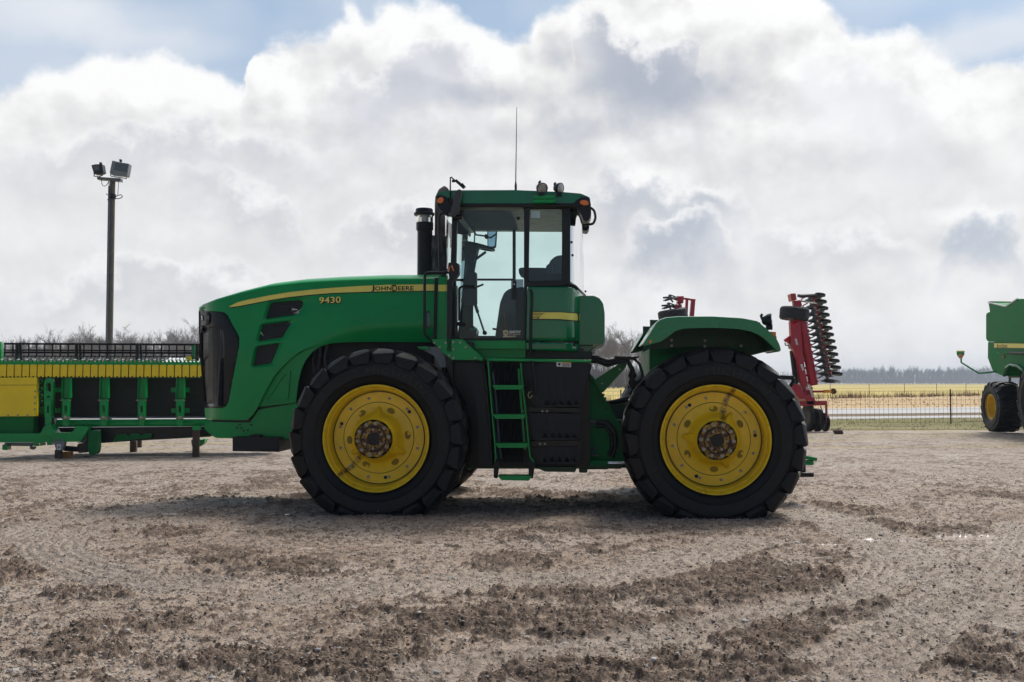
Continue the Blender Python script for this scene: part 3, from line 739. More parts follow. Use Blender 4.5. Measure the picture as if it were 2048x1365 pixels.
# fender skirt inside the arch and the lower bumper frame
mb = MB(); TF.plate(mb, [(513, 815), (526, 793), (538, 771), (550, 751), (568, 731), (586, 714), (617, 696), (640, 688), (662, 687), (640, 694), (625, 704), (611, 722), (603, 740), (597, 765), (592, 806)], .985, 1.0)
IN = mb.twins('arch_panel', 'green', T, bevel=.004)
mb = MB(); TF.plate(mb, rounded([(527, 806), (576, 800), (581, 742), (573, 740), (558, 757), (541, 782)], 4), .97, .986, [rounded([(532, 801), (572, 796), (576, 752), (572, 748), (560, 762), (545, 785)], 4)]); mb.twins('arch_rib', 'green', T, bevel=.004)
mb = MB(); TF.plate(mb, rounded([(417.6, 844), (500, 846), (516, 820), (600, 806), (600, 880), (574, 879), (432, 876.5), (426, 873), (409, 859), (408, 848)], 3), 1.0, 1.9); mb.build('bumper_frame', 'green', T, bevel=.01)
mb = MB(); TF.plate(mb, [(424, 840), (497, 841), (513, 816), (600, 803), (600, 810), (517, 821), (503, 848), (424, 846)], 1.02, 1.88); mb.build('gap_seal', 'black', T)
mb = MB()
for px, py in ((474, 856), (480, 850), (483, 857), (487, 862), (496, 861), (503, 850)):
    p = TF.P(px, py, .999); mb.lathe([(0, 0), (.012, 0), (.012, .004)], (p.x, .997, p.z), n=8)
mb.build('bolt_hole', 'black', T)
mb = MB(); TF.plate(mb, rounded([(465, 874), (559, 875.5), (558, 904.5), (465, 903)], 2), .85, 1.30); mb.build('front_weight', 'plastic', T, bevel=.008)
mb = MB(); TF.plate(mb, [(500, 870), (520, 870), (520, 876), (500, 876)], .9, 1.1); mb.build('weight_bracket', 'black', T)
# ---- stacks
def cyl_px(mb, xa, xb, ya, yb, y, n=24, prof=None):
    a = TF.P(xa, yb, y); b = TF.P(xb, yb, y); t = TF.P((xa + xb) / 2, ya, y); r_ = (b.x - a.x) / 2; cx = (a.x + b.x) / 2; h = t.z - a.z
    pr = prof or [(0, 0), (1, 0), (1, 1), (0, 1)]
    mb.lathe([(q[0] * r_, q[1] * h) for q in pr], (cx, y, a.z), 'z', n); return mb
YS = 1.92
mb = MB(); cyl_px(mb, 834.5, 864.5, 464, 556, YS); cyl_px(mb, 832.5, 866.5, 446, 463, YS, prof=[(0, 0), (.9, 0), (.9, .1), (1, .15), (1, 1), (.9, 1)]); ST = mb.build('air_intake_stack', 'plastic', T, smooth=30)
mb = MB(); cyl_px(mb, 828, 869, 417.5, 432, YS, prof=[(0, 0), (.96, 0), (1, .15), (1, .35), (.86, .42), (.84, .8), (.78, .95), (.6, 1), (0, 1)]); mb.build('cap', 'plastic', ST, smooth=30)
mb = MB(); cyl_px(mb, 834.5, 866, 431, 447, YS, prof=[(.95, 0), (1, .1), (1, .95), (.95, 1)]); mb.build('bowl', 'bowl', ST, recalc=False)
mb = MB(); cyl_px(mb, 843, 857, 431, 447, YS); mb.build('bowl_core', 'white', ST)
mb = MB(); cyl_px(mb, 853, 893, 473, 556, 2.0, prof=[(0, 0), (1, 0), (1, .93), (.95, .99), (.5, 1), (0, 1)]); MU = mb.build('muffler', 'muffler', T, smooth=30)
a = TF.P(880, 476, 2.0); rr_ = .068
mb = MB(); mb.tube([(a.x, 2.0, a.z - .05), (a.x, 2.0, a.z + .42), (a.x + .005, 2.0, a.z + .5), (a.x + .03, 2.02, a.z + .57), (a.x + .07, 2.05, a.z + .61)], [rr_, rr_, rr_, rr_ * .97, rr_ * .9], 16)
mb.build('exhaust_pipe', mat('rusty_pipe', (.14, .11, .10), .6, .4, 0, .3, 12), MU, smooth=40)
# ---- cab
cabx0, cabx1 = TF.P(1120, 560, .60).x, TF.P(1165, 520, 1.05).x
def cabW(x, z):
    hw = .85; ry = .5; rx = cabx1 - cabx0
    if x <= cabx0: return hw
    u = (x - cabx0) / rx
    return hw - ry + ry * math.sqrt(max(0, 1 - u * u)) if u <= 1 else (hw - ry) - (u - 1) * 3
cp = marcher(TF, cabW, .5)
mb = MB(); fr_out = [(904, 410), (1140, 410), (1139.5, 562), (1139, 572), (1054, 573), (1051, 684), (905, 684), (900, 560), (903, 470)]
door_h = rounded([(916, 417), (1048, 417), (1047.5, 677), (915, 677), (911, 560), (913, 470)], 5); win_h = rounded([(1059, 419), (1124, 419), (1123.5, 561.5), (1057, 563)], 5)
TF.plate(mb, fr_out, .60, .68, [door_h, win_h])
FW1 = rounded([(934, 452), (1025, 452), (1025, 672), (936, 672)], 4); FW2 = rounded([(1031, 453), (1127, 455), (1127, 592), (1031, 592)], 4)
TF.plate(mb, [(927, 436), (1156, 440), (1154, 690), (929, 690)], 2.22, 2.30, [FW1, FW2])
# crossbars of the frame, front and rear
for px, py in ((904, 413), (1139, 413)):
    q = TF.P(px, py, .62); mb.box((q.x - .0, .68, q.z - .06), (q.x + .07, 2.22, q.z + .02))
q = TF.P(905, 684, .62); q2 = TF.P(1150, 684, .62); mb.box((q.x, .682, q.z - .05), (q2.x, 2.218, q.z + .005))
CAB = mb.build('cab', 'black', T, bevel=.008)
mb = MB(); V, Tr = cdt(door_h); mb.add([TF.P(p[0], p[1], .63) for p in V], Tr); mb.build('door_glass', 'glass', CAB, smooth=0, recalc=False)
mb = MB(); V, Tr = cdt(win_h); mb.add([TF.P(p[0], p[1], .63) for p in V], Tr); mb.build('side_window', 'glass', CAB, smooth=0, recalc=False)
for w_ in (FW1, FW2):
    mb = MB(); V, Tr = cdt(w_); mb.add([TF.P(p[0], p[1], 2.25) for p in V], Tr); mb.build('side_window', 'glass', CAB, smooth=0, recalc=False)
mb = MB(); TF.plate(mb, [(930, 557.5), (1029, 557.5), (1029, 561.5), (930, 561.5)], 2.20, 2.23); mb.build('window_bar', 'black', CAB)
# windscreen
mb = MB(); rows = []
for px, py in ((905, 418), (903, 470), (900, 560), (905, 684)):
    q = TF.P(px, py, .62); rows.append([(q.x - .16 * math.sin(PI * k / 12) ** .8, .62 + (2 * YC - 1.24) * k / 12, q.z) for k in range(13)])
mb.add([p for r_ in rows for p in r_], [(i * 13 + j, i * 13 + j + 1, i * 13 + j + 14, i * 13 + j + 13) for i in range(3) for j in range(12)])
mb.build('windscreen', 'glass', CAB, smooth=60, recalc=False)
# rear corner glass and rear glass
RG = [(1139.5, 419), (1150, 424), (1158, 432), (1163.5, 448), (1166.5, 500), (1168, 588), (1160, 580), (1150, 570), (1139.5, 562.5)]
mb = MB(); panel(mb, RG, cp, step=6, grid=6); mirror(mb)
ed = [cp(*p) for p in ((1163.5, 448), (1166.5, 500), (1168, 560), (1168, 588))]
mb.add([tuple(p) for p in ed] + [(p.x, 2 * YC - p.y, p.z) for p in ed], [(i, i + 1, i + 5, i + 4) for i in range(3)])
mb.build('rear_glass', 'glass', CAB, smooth=50, recalc=False)
# rear pillars and trim
mb = MB(); TF.plate(mb, [(1124, 412), (1140.5, 412), (1140.5, 568), (1124, 572)], .592, .70); mb.twins('rear_pillar', 'black', CAB, bevel=.006)
mb = MB()
tr = dens([(1137, 566), (1150, 572), (1160, 582), (1170, 591)], 5, False); mb.tube([cp(*p) for p in tr], .014, 6)
tr = dens([(1140, 420), (1152, 424), (1160, 434), (1164, 449)], 4, False); mb.tube([cp(*p) for p in tr], .012, 6); mb.twins('window_trim', 'black', CAB)
# handle panel
mb = MB(); V, Tr = cdt([(1022, 559), (1047, 559), (1047, 600), (1047.5, 676), (1032, 676), (1031, 600), (1022, 599)]); mb.add([TF.P(p[0], p[1], .615) for p in V], Tr); mb.build('door_trim', 'smoke', CAB, smooth=0, recalc=False)
mb = MB(); TF.plate(mb, rounded([(1025, 562), (1033, 562), (1032, 597), (1024, 596)], 2), .575, .60); mb.build('door_handle', 'black', CAB, bevel=.006)
q = TF.P(1028.5, 569, .57); mb = MB().lathe([(0, 0), (.007, 0), (.008, .01)], (q.x, .565, q.z), n=10); mb.build('key_lock', 'chrome', CAB)
# corner body panels
def curved(poly, name, m, W=cabW, off=0, parent=CAB, back=True, grid=8):
    f = marcher(TF, shrink(W, off), .45); mb = MB(); panel(mb, poly, f, step=6, grid=grid); mirror(mb)
    if back:
        xs = max(p[0] for p in poly); rt = [p for p in dens(poly, 10) if p[0] > xs - 3]
        rt = sorted(rt, key=lambda p: p[1]); e_ = [f(*p) for p in rt]; k = len(e_)
        mb.add([tuple(p) for p in e_] + [(p.x, 2 * YC - p.y, p.z) for p in e_], [(i, i + 1, i + k + 1, i + k) for i in range(k - 1)])
    return mb.build(name, m, parent, smooth=40, recalc=False, solid=.01)
BP = curved(rounded([(1055, 574), (1138, 574), (1150, 578), (1163, 590), (1162, 684.5), (1150, 682.5), (1120, 682), (1052.5, 682)], 3), 'corner_panel', 'green_gloss')
curved(rounded([(1052, 685), (1120, 685.5), (1148, 687), (1160, 690), (1158, 706), (1145, 703.5), (1052, 700.5)], 2), 'sill', 'green_gloss')
f = marcher(TF, shrink(cabW, .012), .45)
def cdec(poly, nm, m): mb = MB(); panel(mb, poly, f, step=6, grid=8); return mb.build(nm, m, BP, smooth=60, recalc=False)
f = marcher(TF, shrink(cabW, .010), .45)
cdec([(1065, 623.2), (1120, 623.4), (1160.5, 626.5), (1160.5, 644.5), (1120, 641), (1065, 640.2)], 'stripe_edge', 'decal_black')
f = marcher(TF, shrink(cabW, .014), .45)
cdec([(1094, 625), (1120, 625), (1160.2, 628), (1160.2, 642), (1120, 638.6), (1077, 638), (1081, 633), (1086, 628.5)], 'stripe', 'decal')
for k in range(5):
    y = 624.6 + k * 2.9; xr = 1093 - k * 4.2; cdec([(1065.5, y), (xr, y), (xr - 2.4, y + 1.7), (1065.5, y + 1.7)], 'stripe', 'decal')
mb = MB(); TF.plate(mb, rounded([(916, 681), (1051, 681.5), (1051, 698), (930, 698)], 2), .60, .70); TF.plate(mb, [(930, 697), (1051, 697), (1051, 716), (945, 716)], .68, .72); mb.build('lower_sill', 'green', CAB, bevel=.005)
mb = MB(); TF.plate(mb, rounded([(1158, 592), (1188, 592), (1199, 597), (1206.5, 608), (1209.5, 628), (1209.5, 683), (1205, 688.5), (1190, 690), (1158, 690)], 3), .84, 2.06); mb.build('air_conditioner_box', 'green_gloss', T, bevel=.045, seg=4)
mb = MB(); TF.plate(mb, rounded([(1188, 684), (1211, 682), (1209, 690), (1200, 693.5), (1188, 693)], 3), 1.0, 1.9); TF.plate(mb, rounded([(1178, 700), (1192, 699), (1190, 706), (1178, 706)], 2), 1.0, 1.9); mb.build('box_underside', 'white_paint', T, bevel=.01)
mb = MB(); TF.plate(mb, [(1160, 690), (1187, 690), (1187, 698), (1176, 706), (1158, 706)], .95, 2.0); mb.build('box_bracket', 'green_gloss', T, bevel=.01)
# cab underside and floor
mb = MB(); a, b = TF.P(905, 684, .66), TF.P(1150, 700, .66); mb.box((a.x, .72, a.z - .07), (b.x, 2.2, a.z - .02)); mb.box((a.x + .1, .8, a.z - .35), (b.x + .1, 2.1, a.z - .072)); mb.build('floor', 'interior', CAB, bevel=.01)
# roof
mb = MB(); TF.plate(mb, rounded([(871, 394), (876, 386), (888, 382.5), (905, 381), (1031, 380.5), (1126, 384.5), (1162, 387.5), (1179, 395), (1181, 401), (1163, 401), (1150, 407), (925, 407), (905, 398), (889, 395)], 4), .53, 2 * YC - .53)
ROOF = mb.build('roof', 'green_gloss', CAB, bevel=.05, seg=4)
mb = MB(); TF.plate(mb, [(900, 399), (1156, 402), (1158, 415), (904, 414.5)], .545, 2 * YC - .545); mb.build('roof_band', 'black', ROOF, bevel=.012)
mb = MB(); q, q2, q3 = TF.P(907, 414, .7), TF.P(1150, 414, .7), TF.P(907, 421, .7); mb.box((q.x, .70, q3.z), (q2.x, 2.2, q.z)); mb.build('headliner', 'liner', ROOF, bevel=.02)
PF = rounded([(872, 392), (880, 390), (893, 394), (904, 406), (904.5, 424), (895, 427), (885, 424), (876, 413)], 4)
PR = rounded([(1148, 405), (1163, 394), (1179, 395), (1182, 410), (1182.5, 432), (1176, 443), (1166, 441), (1163, 428), (1152, 417)], 4); PR2 = rounded([(1148, 405), (1163, 394), (1179, 395), (1181, 410), (1176, 418), (1160, 416)], 3)
for pl_, far_ in ((PF, 0), (PR, 0), (PF, 1), (PR2, 1)):
    mb = MB(); TF.plate(mb, pl_, .515, .80)
    if far_: mb.v = [(x, 2 * YC - y, z) for x, y, z in mb.v]
    mb.build('lamp_pod', 'plastic', ROOF, bevel=.03, seg=3)
def lensm(cx, cy, rx, ry, y, m, name, parent, th=.04, rot=0):
    mb = MB(); TF.plate(mb, ell(cx, cy, rx, ry, 20, rot), y - th, y + .02); return mb.build(name, m, parent, bevel=.014, seg=3)
lensm(880.5, 401, 7, 5.6, .515, 'orange', 'turn_signal', ROOF, rot=-.5); lensm(1168.5, 405.7, 9, 5, .515, 'orange', 'turn_signal', ROOF, rot=.15)
lensm(1178, 435, 3, 5, .56, 'red_lens', 'tail_lamp', ROOF)
mb = MB(); TF.plate(mb, [(1067, 391), (1110, 391), (1110, 398), (1067, 398)], .47, .56); TF.plate(mb, [(1066.5, 399), (1110.5, 399), (1110.5, 405.5), (1066.5, 405.5)], .46, .56); mb.build('lamp_bracket', 'green', ROOF, bevel=.005)
def worklight(px, py, r_, yaw, pitch, fr=TF, y=.5, parent=None, name='work_light', foot=True):
    c = fr.P(px, py, y); mb = MB(); mb.lathe([(0, -1.15), (.35, -1.1), (.62, -.9), (.8, -.5), (1, -.1), (1.06, .25), (1.06, .42), (.98, .44)], axis='x', n=24)
    mt = Matrix.Rotation(yaw, 4, 'Z') @ Matrix.Rotation(pitch, 4, 'Y')
    mb.v = [tuple(c + (mt @ (Vector(v) * r_))) for v in mb.v]
    if foot: mb.box((c.x - .03, c.y - .03, c.z - r_ * 1.5), (c.x + .03, c.y + .03, c.z - r_ * .8))
    o = mb.build(name, 'plastic', parent, smooth=40)
    ml = MB(); ml.lathe([(0, .50), (.5, .47), (.95, .38)], axis='x', n=24); ml.v = [tuple(c + (mt @ (Vector(v) * r_))) for v in ml.v]; ml.build('lens', 'lens', o, smooth=60)
    mk = MB(); mk.tube([c + mt @ (Vector(v) * r_) for v in ((-1.0, 0, .2), (-1.15, 0, .8), (-.9, 0, 1.05))], r_ * .22); mk.build('lamp_grip', 'plastic', o)
    return o
worklight(1083, 377, .062, R(-58), R(22), y=.5, parent=ROOF); worklight(1118, 377, .058, R(-35), R(8), y=.52, parent=ROOF)
# aerial
mb = MB(); b = TF.P(1031.5, 397, .60); t = TF.P(1033.5, 215, .60); mb.tube([b, b + Vector((0, 0, .04)), b + Vector((0, 0, .07)), b + Vector((0, 0, .14)), b + Vector((0, 0, .19)), t], [.018, .02, .012, .014, .006, .003], 8); mb.build('aerial', 'black', ROOF)
# grab rails
def rail(pts, y, r_=.014, parent=CAB, name='grab_rail', m='black'):
    pp = []; P3 = TF.path(pts, y)
    for i, p in enumerate(P3):
        if 0 < i < len(P3) - 1:
            a = P3[i - 1] - p; c = P3[i + 1] - p; rr_ = min(.05, a.length * .4, c.length * .4); A = p + a.normalized() * rr_; C_ = p + c.normalized() * rr_
            for k in range(5):
                t = k / 4; pp.append(A * (1 - t) ** 2 + p * 2 * t * (1 - t) + C_ * t * t)
        else: pp.append(p)
    return MB().tube(pp, r_, 10).build(name, m, parent, smooth=60)
rail([(1058, 410, .57), (1100, 411), (1140, 411.5), (1178, 413.5), (1188.5, 421), (1191.5, 436), (1187, 448), (1168, 451, .62)], .52)
rail([(897, 545.5), (849.5, 545.5), (848.5, 668), (866, 684)], .52, .016)
rail([(1061, 579), (1063.5, 590), (1061, 640), (1060.5, 706)], .52, .016)
rail([(895, 541), (879, 534), (878, 433), (885, 426), (897, 428)], .50, .015)
rail([(918.5, 642), (918.5, 577), (925, 573), (950, 573)], .55, .014)
rail([(910.5, 682), (910.5, 592), (905, 570), (905, 548)], .50, .014)
mb = MB(); TF.plate(mb, rounded([(894, 560), (905, 560), (903, 705), (893.5, 705)], 2), .40, .45); mb.build('rail_post', 'black', CAB, bevel=.006)
mb = MB(); TF.plate(mb, rounded([(896.5, 525), (918, 527), (918.5, 548), (912, 556), (907, 563), (899, 561), (896, 540)], 4), .36, .47); LB = mb.build('marker_lamp', 'black', CAB, bevel=.015, seg=3)
mb = MB(); TF.plate(mb, [(902, 532), (904.5, 531), (908, 542), (906.5, 543)], .352, .37); TF.plate(mb, [(898, 536), (900, 533), (898.5, 543), (896.5, 544)], .352, .37); mb.build('marker_lens', 'orange', LB)
mb = MB(); TF.plate(mb, rounded([(909, 393), (912.5, 382), (918, 378.5), (923.5, 381), (922, 395), (917.5, 420), (909, 432), (902, 433.5), (899, 430)], 3), .42, .48); MI = mb.build('mirror', M['mirror_back'], CAB, bevel=.014, seg=3)
mb = MB(); TF.plate(mb, rounded([(915, 394), (918, 394), (914, 420), (906, 428), (903, 428)], 1), .482, .486); mb.build('mirror_glass', 'mirror', MI)
mb = MB(); mb.tube(TF.path([(896, 404, .56), (903, 404), (909, 404)], .46), .022); TF.plate(mb, [(898, 398), (903, 398), (903, 411), (898, 411)], .47, .56); mb.build('mirror_arm', 'black', MI)
mb = MB(); mb.tube(TF.path([(900.5, 400), (900.7, 356), (903, 355), (927, 377)], .50), .009, 8); mb.beam(TF.P(911, 361, .50), TF.P(929, 376, .50), .03, .03); mb.beam(TF.P(923, 369, .50), TF.P(929, 376, .50), .05, .035); mb.tube(TF.path([(904, 363), (910, 362)], .49), .016); mb.build('camera_bracket', 'black', ROOF)
mb = MB(); mb.tube(TF.path([(905, 434.5), (924, 434.5)], .57), .03, 12); mb.tube(TF.path([(906, 648), (924, 648), (930, 650)], .58), .022, 10); mb.build('door_hinge', 'black', CAB, bevel=.004)
mb = MB(); q = TF.P(1036.5, 437, .6); mb.lathe([(0, 0), (.02, 0), (.02, .03)], (q.x, .60, q.z), n=12); q = TF.P(969, 666, .62); mb.lathe([(0, 0), (.024, 0), (.024, .05)], (q.x, .62, q.z), n=12)
for px, py in ((1143, 485), (1145, 511)): p = cp(px, py); mb.lathe([(0, -.01), (.014, -.01), (.014, .01)], tuple(p), n=10)
q = TF.P(1171, 583, .9); mb.lathe([(0, 0), (.012, 0), (.012, .03)], tuple(q), n=8); mb.build('glass_stud', 'black', CAB)
mb = MB(); mb.tube([TF.P(940, 578, 1.9), TF.P(969, 666, .66)], .012, 8); a, b = TF.P(940, 578, 1.9), TF.P(969, 666, .66); mb.tube([a, a.lerp(b, .55)], .02, 10); mb.build('gas_strut', 'black', CAB)
# stickers
def sticker(poly, m, name, y=.622, parent=CAB):
    mb = MB(); V, Tr = cdt(poly); mb.add([TF.P(p[0], p[1], y) for p in V], Tr); return mb.build(name, m, parent, smooth=0, recalc=False)
sticker([(1062.5, 422), (1080.5, 422.5), (1080, 436.5), (1062, 436)], mat('pale_label', (.45, .62, .66), .6), 'label')
sticker(rounded([(1006, 661.5), (1010, 660.2), (1016.5, 661.5), (1016.5, 670), (1012, 673), (1006.5, 670.5)], 1.5), 'tan', 'dealer_decal')
sticker([(1005.5, 672.5), (1041, 671.5), (1041, 673.5), (1006, 675.2)], 'tan', 'dealer_decal')
sticker([(1008.5, 667.5), (1010.5, 665.2), (1009.7, 663), (1011, 664.4), (1013, 665.2), (1014.8, 667.6), (1013, 667), (1012.2, 669), (1011.5, 667)], mat('decal_brown', (.16, .12, .07), .6), 'dealer_decal', .618)
fp = lambda x, y: TF.P(x, y, .612)
lettering("SMITH", 1017.5, 1041.5, 661.8, 667.2, 'white', 'dealer_decal', fp, CAB, -.3, .04, 1.0, shear=.3)
lettering("IMPLEMENTS", 1017.5, 1040.8, 668.2, 670.6, 'tan', 'dealer_decal', fp, CAB, -.2, .03)
# inside the cab
mb = MB()
TF.plate(mb, rounded([(988, 690), (991, 668), (1000, 606), (1008, 586), (1018, 578), (1048, 574), (1075, 600), (1075, 690)], 6), 1.15, 1.75)
TF.plate(mb, rounded([(1086, 585), (1092, 545), (1100, 522), (1112, 512), (1130, 510), (1134, 585)], 6), 1.2, 1.7)
SEAT = mb.build('seat', 'cloth', CAB, bevel=.05, seg=3)
mb = MB(); TF.plate(mb, rounded([(1081, 575), (1093, 531), (1099, 527.5), (1106, 530), (1100, 575)], 5), .95, 1.05); mb.build('armrest', 'cloth', SEAT, bevel=.02)
mb = MB(); TF.plate(mb, rounded([(1037, 538), (1042, 535.5), (1092, 536), (1092, 560), (1060, 560), (1038, 549)], 3), .85, 1.1); TF.plate(mb, rounded([(1063, 548), (1132, 548), (1132, 600), (1063, 600)], 3), .80, 1.1); mb.build('console', 'interior', CAB, bevel=.02)
mb = MB(); mb.tube(TF.path([(930, 690), (934, 620), (940, 540), (948, 505)], 1.4), [.10, .075, .06, .05], 12); TF.plate(mb, rounded([(926, 560), (942, 545), (953, 545), (953, 610), (926, 610)], 3), 1.25, 1.35); TF.plate(mb, rounded([(927, 496), (950, 484), (956, 492), (952, 510), (948, 524), (930, 530)], 3), 1.3, 1.5)
mb.tube(TF.path([(950, 520), (972, 504)], 1.4), .016); mb.tube(TF.path([(941, 577), (955, 574), (967, 569)], 1.4), .012)
mb.tube(TF.path([(945, 415), (950, 445), (949, 480), (944, 520)], 1.3), .008)
COL = mb.build('steering_column', 'interior', CAB, smooth=50)
c = TF.P(957, 493, 1.4); mt = Matrix.Translation(c) @ Matrix.Rotation(R(-70), 4, 'Y'); ring = [mt @ Vector((0 + .0 * k, .19 * math.cos(k * PI / 14), .19 * math.sin(k * PI / 14))) for k in range(28)]
mt = Matrix.Translation(c) @ Matrix.Rotation(R(14), 4, 'Y'); ring = [mt @ Vector((.19 * math.cos(k * PI / 14), .19 * math.sin(k * PI / 14), 0)) for k in range(29)]
mb = MB(); mb.tube(ring, .015, 8, False); mb.beam(ring[0], ring[14], .03, .02); mb.beam(ring[7], ring[21], .03, .02); mb.build('steering_wheel', 'black', CAB)
mb = MB(); TF.plate(mb, rounded([(996, 676), (1000, 640), (1004, 628), (1009, 640), (1013, 676)], 2), 1.0, 1.1); TF.plate(mb, rounded([(922, 668), (928, 655), (945, 650), (953, 660), (950, 680), (922, 680)], 3), 1.3, 1.6); mb.build('pedal_box', 'black', CAB, bevel=.01)
mb = MB(); mb.tube(TF.path([(985, 658), (998, 660), (1008, 664), (1014, 672)], .95), .012); mb.tube(TF.path([(1009, 626), (1011, 645), (1014, 660)], .98), .012); mb.build('wire_loom', mat('orange_brown_strap', (.22, .08, .02), .6), CAB)
sticker([(940, 657), (954, 657), (954, 661.5), (940, 661.5)], mat('green_label', (.03, .42, .24), .5), 'label', 1.28)
# far side mirror
mb = MB(); TF.plate(mb, rounded([(974, 450), (991, 451), (994.5, 455), (992, 494), (988, 497), (975, 495.5)], 3), 2.72, 2.78); F2 = mb.build('mirror', 'plastic', CAB, bevel=.01)
mb = MB(); V, Tr = cdt(rounded([(976.5, 453), (990.5, 453.5), (993, 457), (990.5, 492), (987, 494.5), (976.5, 493)], 2)); x0_ = TF.P(976, 470, 2.71).x
mb.add([(lambda q: (q.x, 2.712 - (q.x - x0_) * .55, q.z))(TF.P(p[0], p[1], 2.71)) for p in V], Tr); mb.build('mirror_glass', 'mirror', F2, smooth=0, recalc=False)
mb = MB(); mb.tube(TF.path([(974, 473, 2.75), (952, 470, 2.6), (935, 440, 2.35)], 2.75), .012); TF.plate(mb, ell(972, 473, 3.5, 4.5), 2.74, 2.8); mb.build('mirror_arm', 'black', F2)
# ---- green bolt plate, deck, ladder, tank
M['pale_bolt'] = mat('pale_bolt', (.40, .38, .33), .45, .5); mb = MB(); bolts = [(868.5, 686), (880, 695), (898.5, 711.5), (907, 716.5), (920.5, 685.3), (931.5, 694.8), (907, 699), (906.5, 685), (951, 716.5), (891.5, 686)]
TF.plate(mb, rounded([(862, 679), (924.5, 679), (965, 715), (961.5, 721), (903, 720), (884, 704)], 2), .40, .42); BPl = mb.build('bracket_plate', 'green', T, bevel=.004)
for px, py in bolts:
    q = TF.P(px, py, .40); MB().lathe([(.012, 0), (.012, -.012), (0, -.013)], tuple(q), n=8).build('bolt_head', 'pale_bolt', BPl)
mb = MB(); TF.plate(mb, rounded([(845, 693), (884, 695), (890, 712), (893, 735), (880, 735), (868, 712), (845, 700)], 3), .52, .9); mb.build('fender_liner', 'grey', T, bevel=.01)
mb = MB(); TF.plate(mb, [(834, 693.5), (859, 694.5), (859, 700), (838, 699)], .48, .60); mb.build('hood_step', 'green', T, bevel=.005)
mb = MB(); TF.plate(mb, [(884, 704), (905, 721), (905, 770), (893, 735), (890, 712)], .50, .9); TF.plate(mb, [(905, 720), (1180, 725), (1180, 934), (925, 934), (905, 900)], .62, 1.1); mb.build('inner_frame', 'black', T)
mb = MB(); TF.plate(mb, [(928, 684), (946, 684), (946, 700), (930, 698)], .44, .6); mb.build('bellows', 'black', T, bevel=.01)
# deck
mb = MB(); TF.plate(mb, [(952, 716), (1183, 720.5), (1182, 725.5), (960, 722)], .28, 1.1); mb.build('deck', 'green', T, bevel=.004)
mb = MB(); TF.plate(mb, [(1048, 703), (1185, 703), (1185, 719), (1048, 717)], .75, 1.9); TF.plate(mb, [(945, 700), (1048, 700), (1048, 717), (945, 717)], .80, 1.9); mb.build('cab_mount', 'black', T, bevel=.01)
# front tank shell (curved guard behind the front tyre)
guard = [(909, 727), (969, 728), (973, 760), (979, 820), (983, 880), (984, 935), (957, 935), (957, 880), (955, 830), (948, 790), (938, 762), (924, 742)]
mb = MB(); TF.plate(mb, rounded(guard, 4), .36, .62); G1 = mb.build('tank_guard', 'plastic', T, bevel=.025, seg=3)
mb = MB(); TF.plate(mb, rounded([(915, 732), (967, 733.5), (969, 737), (921, 736)], 1), .35, .37); TF.plate(mb, rounded([(960, 740), (966, 740), (978, 880), (980, 930), (972, 930), (970, 870)], 2), .345, .37); mb.build('guard_rib', 'plastic', G1, bevel=.006)
# ladder
L0, L1 = [(977, 722), (981, 775), (986, 832), (991, 890), (993, 916), (991, 922)], [(1042, 727), (1046, 776), (1053, 834), (1058, 890), (1061, 914), (1068, 924)]
LAD = empty('ladder', (0, 0, 0), 0, T)
for L in (L0, L1):
    mb = MB()
    for a, b in zip(L, L[1:]): mb.beam(TF.P(a[0], a[1], .26), TF.P(b[0], b[1], .26), .012, .15, (0, 1, 0))
    mb.build('stringer', 'green', LAD)
for xa, xb, y_ in ((985, 1047, 771.5), (986, 1052, 830), (991, 1057, 888)):
    mb = MB(); TF.plate(mb, [(xa, y_), (xb, y_ + .3), (xb - 4, y_ + 8), (xa + 5, y_ + 8)], .16, .30); TF.plate(mb, [(xa, y_ - 1), (xb, y_ - .7), (xb, y_ + 2), (xa, y_ + 2)], .15, .34); mb.build('rung', 'green', LAD, bevel=.003)
mb = MB(); TF.plate(mb, rounded([(995, 952), (1064, 952.5), (1058, 962), (1003, 961)], 2), .10, .28); mb.build('rung', 'green', LAD, bevel=.004)
mb = MB()
TF.plate(mb, rounded([(988, 924), (999, 925), (995, 958), (987, 956)], 3), .14, .17); TF.plate(mb, rounded([(1056, 925), (1070, 925), (1066, 958), (1058, 956)], 3), .14, .17); mb.build('step_strap', 'rubber', LAD, bevel=.005)
rail([(966, 718), (975, 722), (979, 745), (983, 782)], .22, .016, LAD); rail([(1062, 722), (1066, 726), (1070, 760), (1072, 786), (1066, 790), (1060, 760)], .25, .014, LAD)
mb = MB(); mb.tube(TF.path([(986, 745), (992, 800), (998, 880), (1002, 918)], .30), .009, 6); mb.build('cable', mat('blue_cable', (.09, .13, .2), .5), LAD)
mb = MB(); mb.beam(TF.P(1037, 738, .30), TF.P(1050, 900, .30), .02, .03, (0, 1, 0)); mb.build('ladder_stay', 'green', LAD)
mb = MB()
for k in range(12):
    px = 992 + k * 4.6; mb.tube(TF.path([(px - 6, 726), (px + 2, 925)], .42), .010, 5)
mb.build('ribbed_back_plate', 'plastic', T)
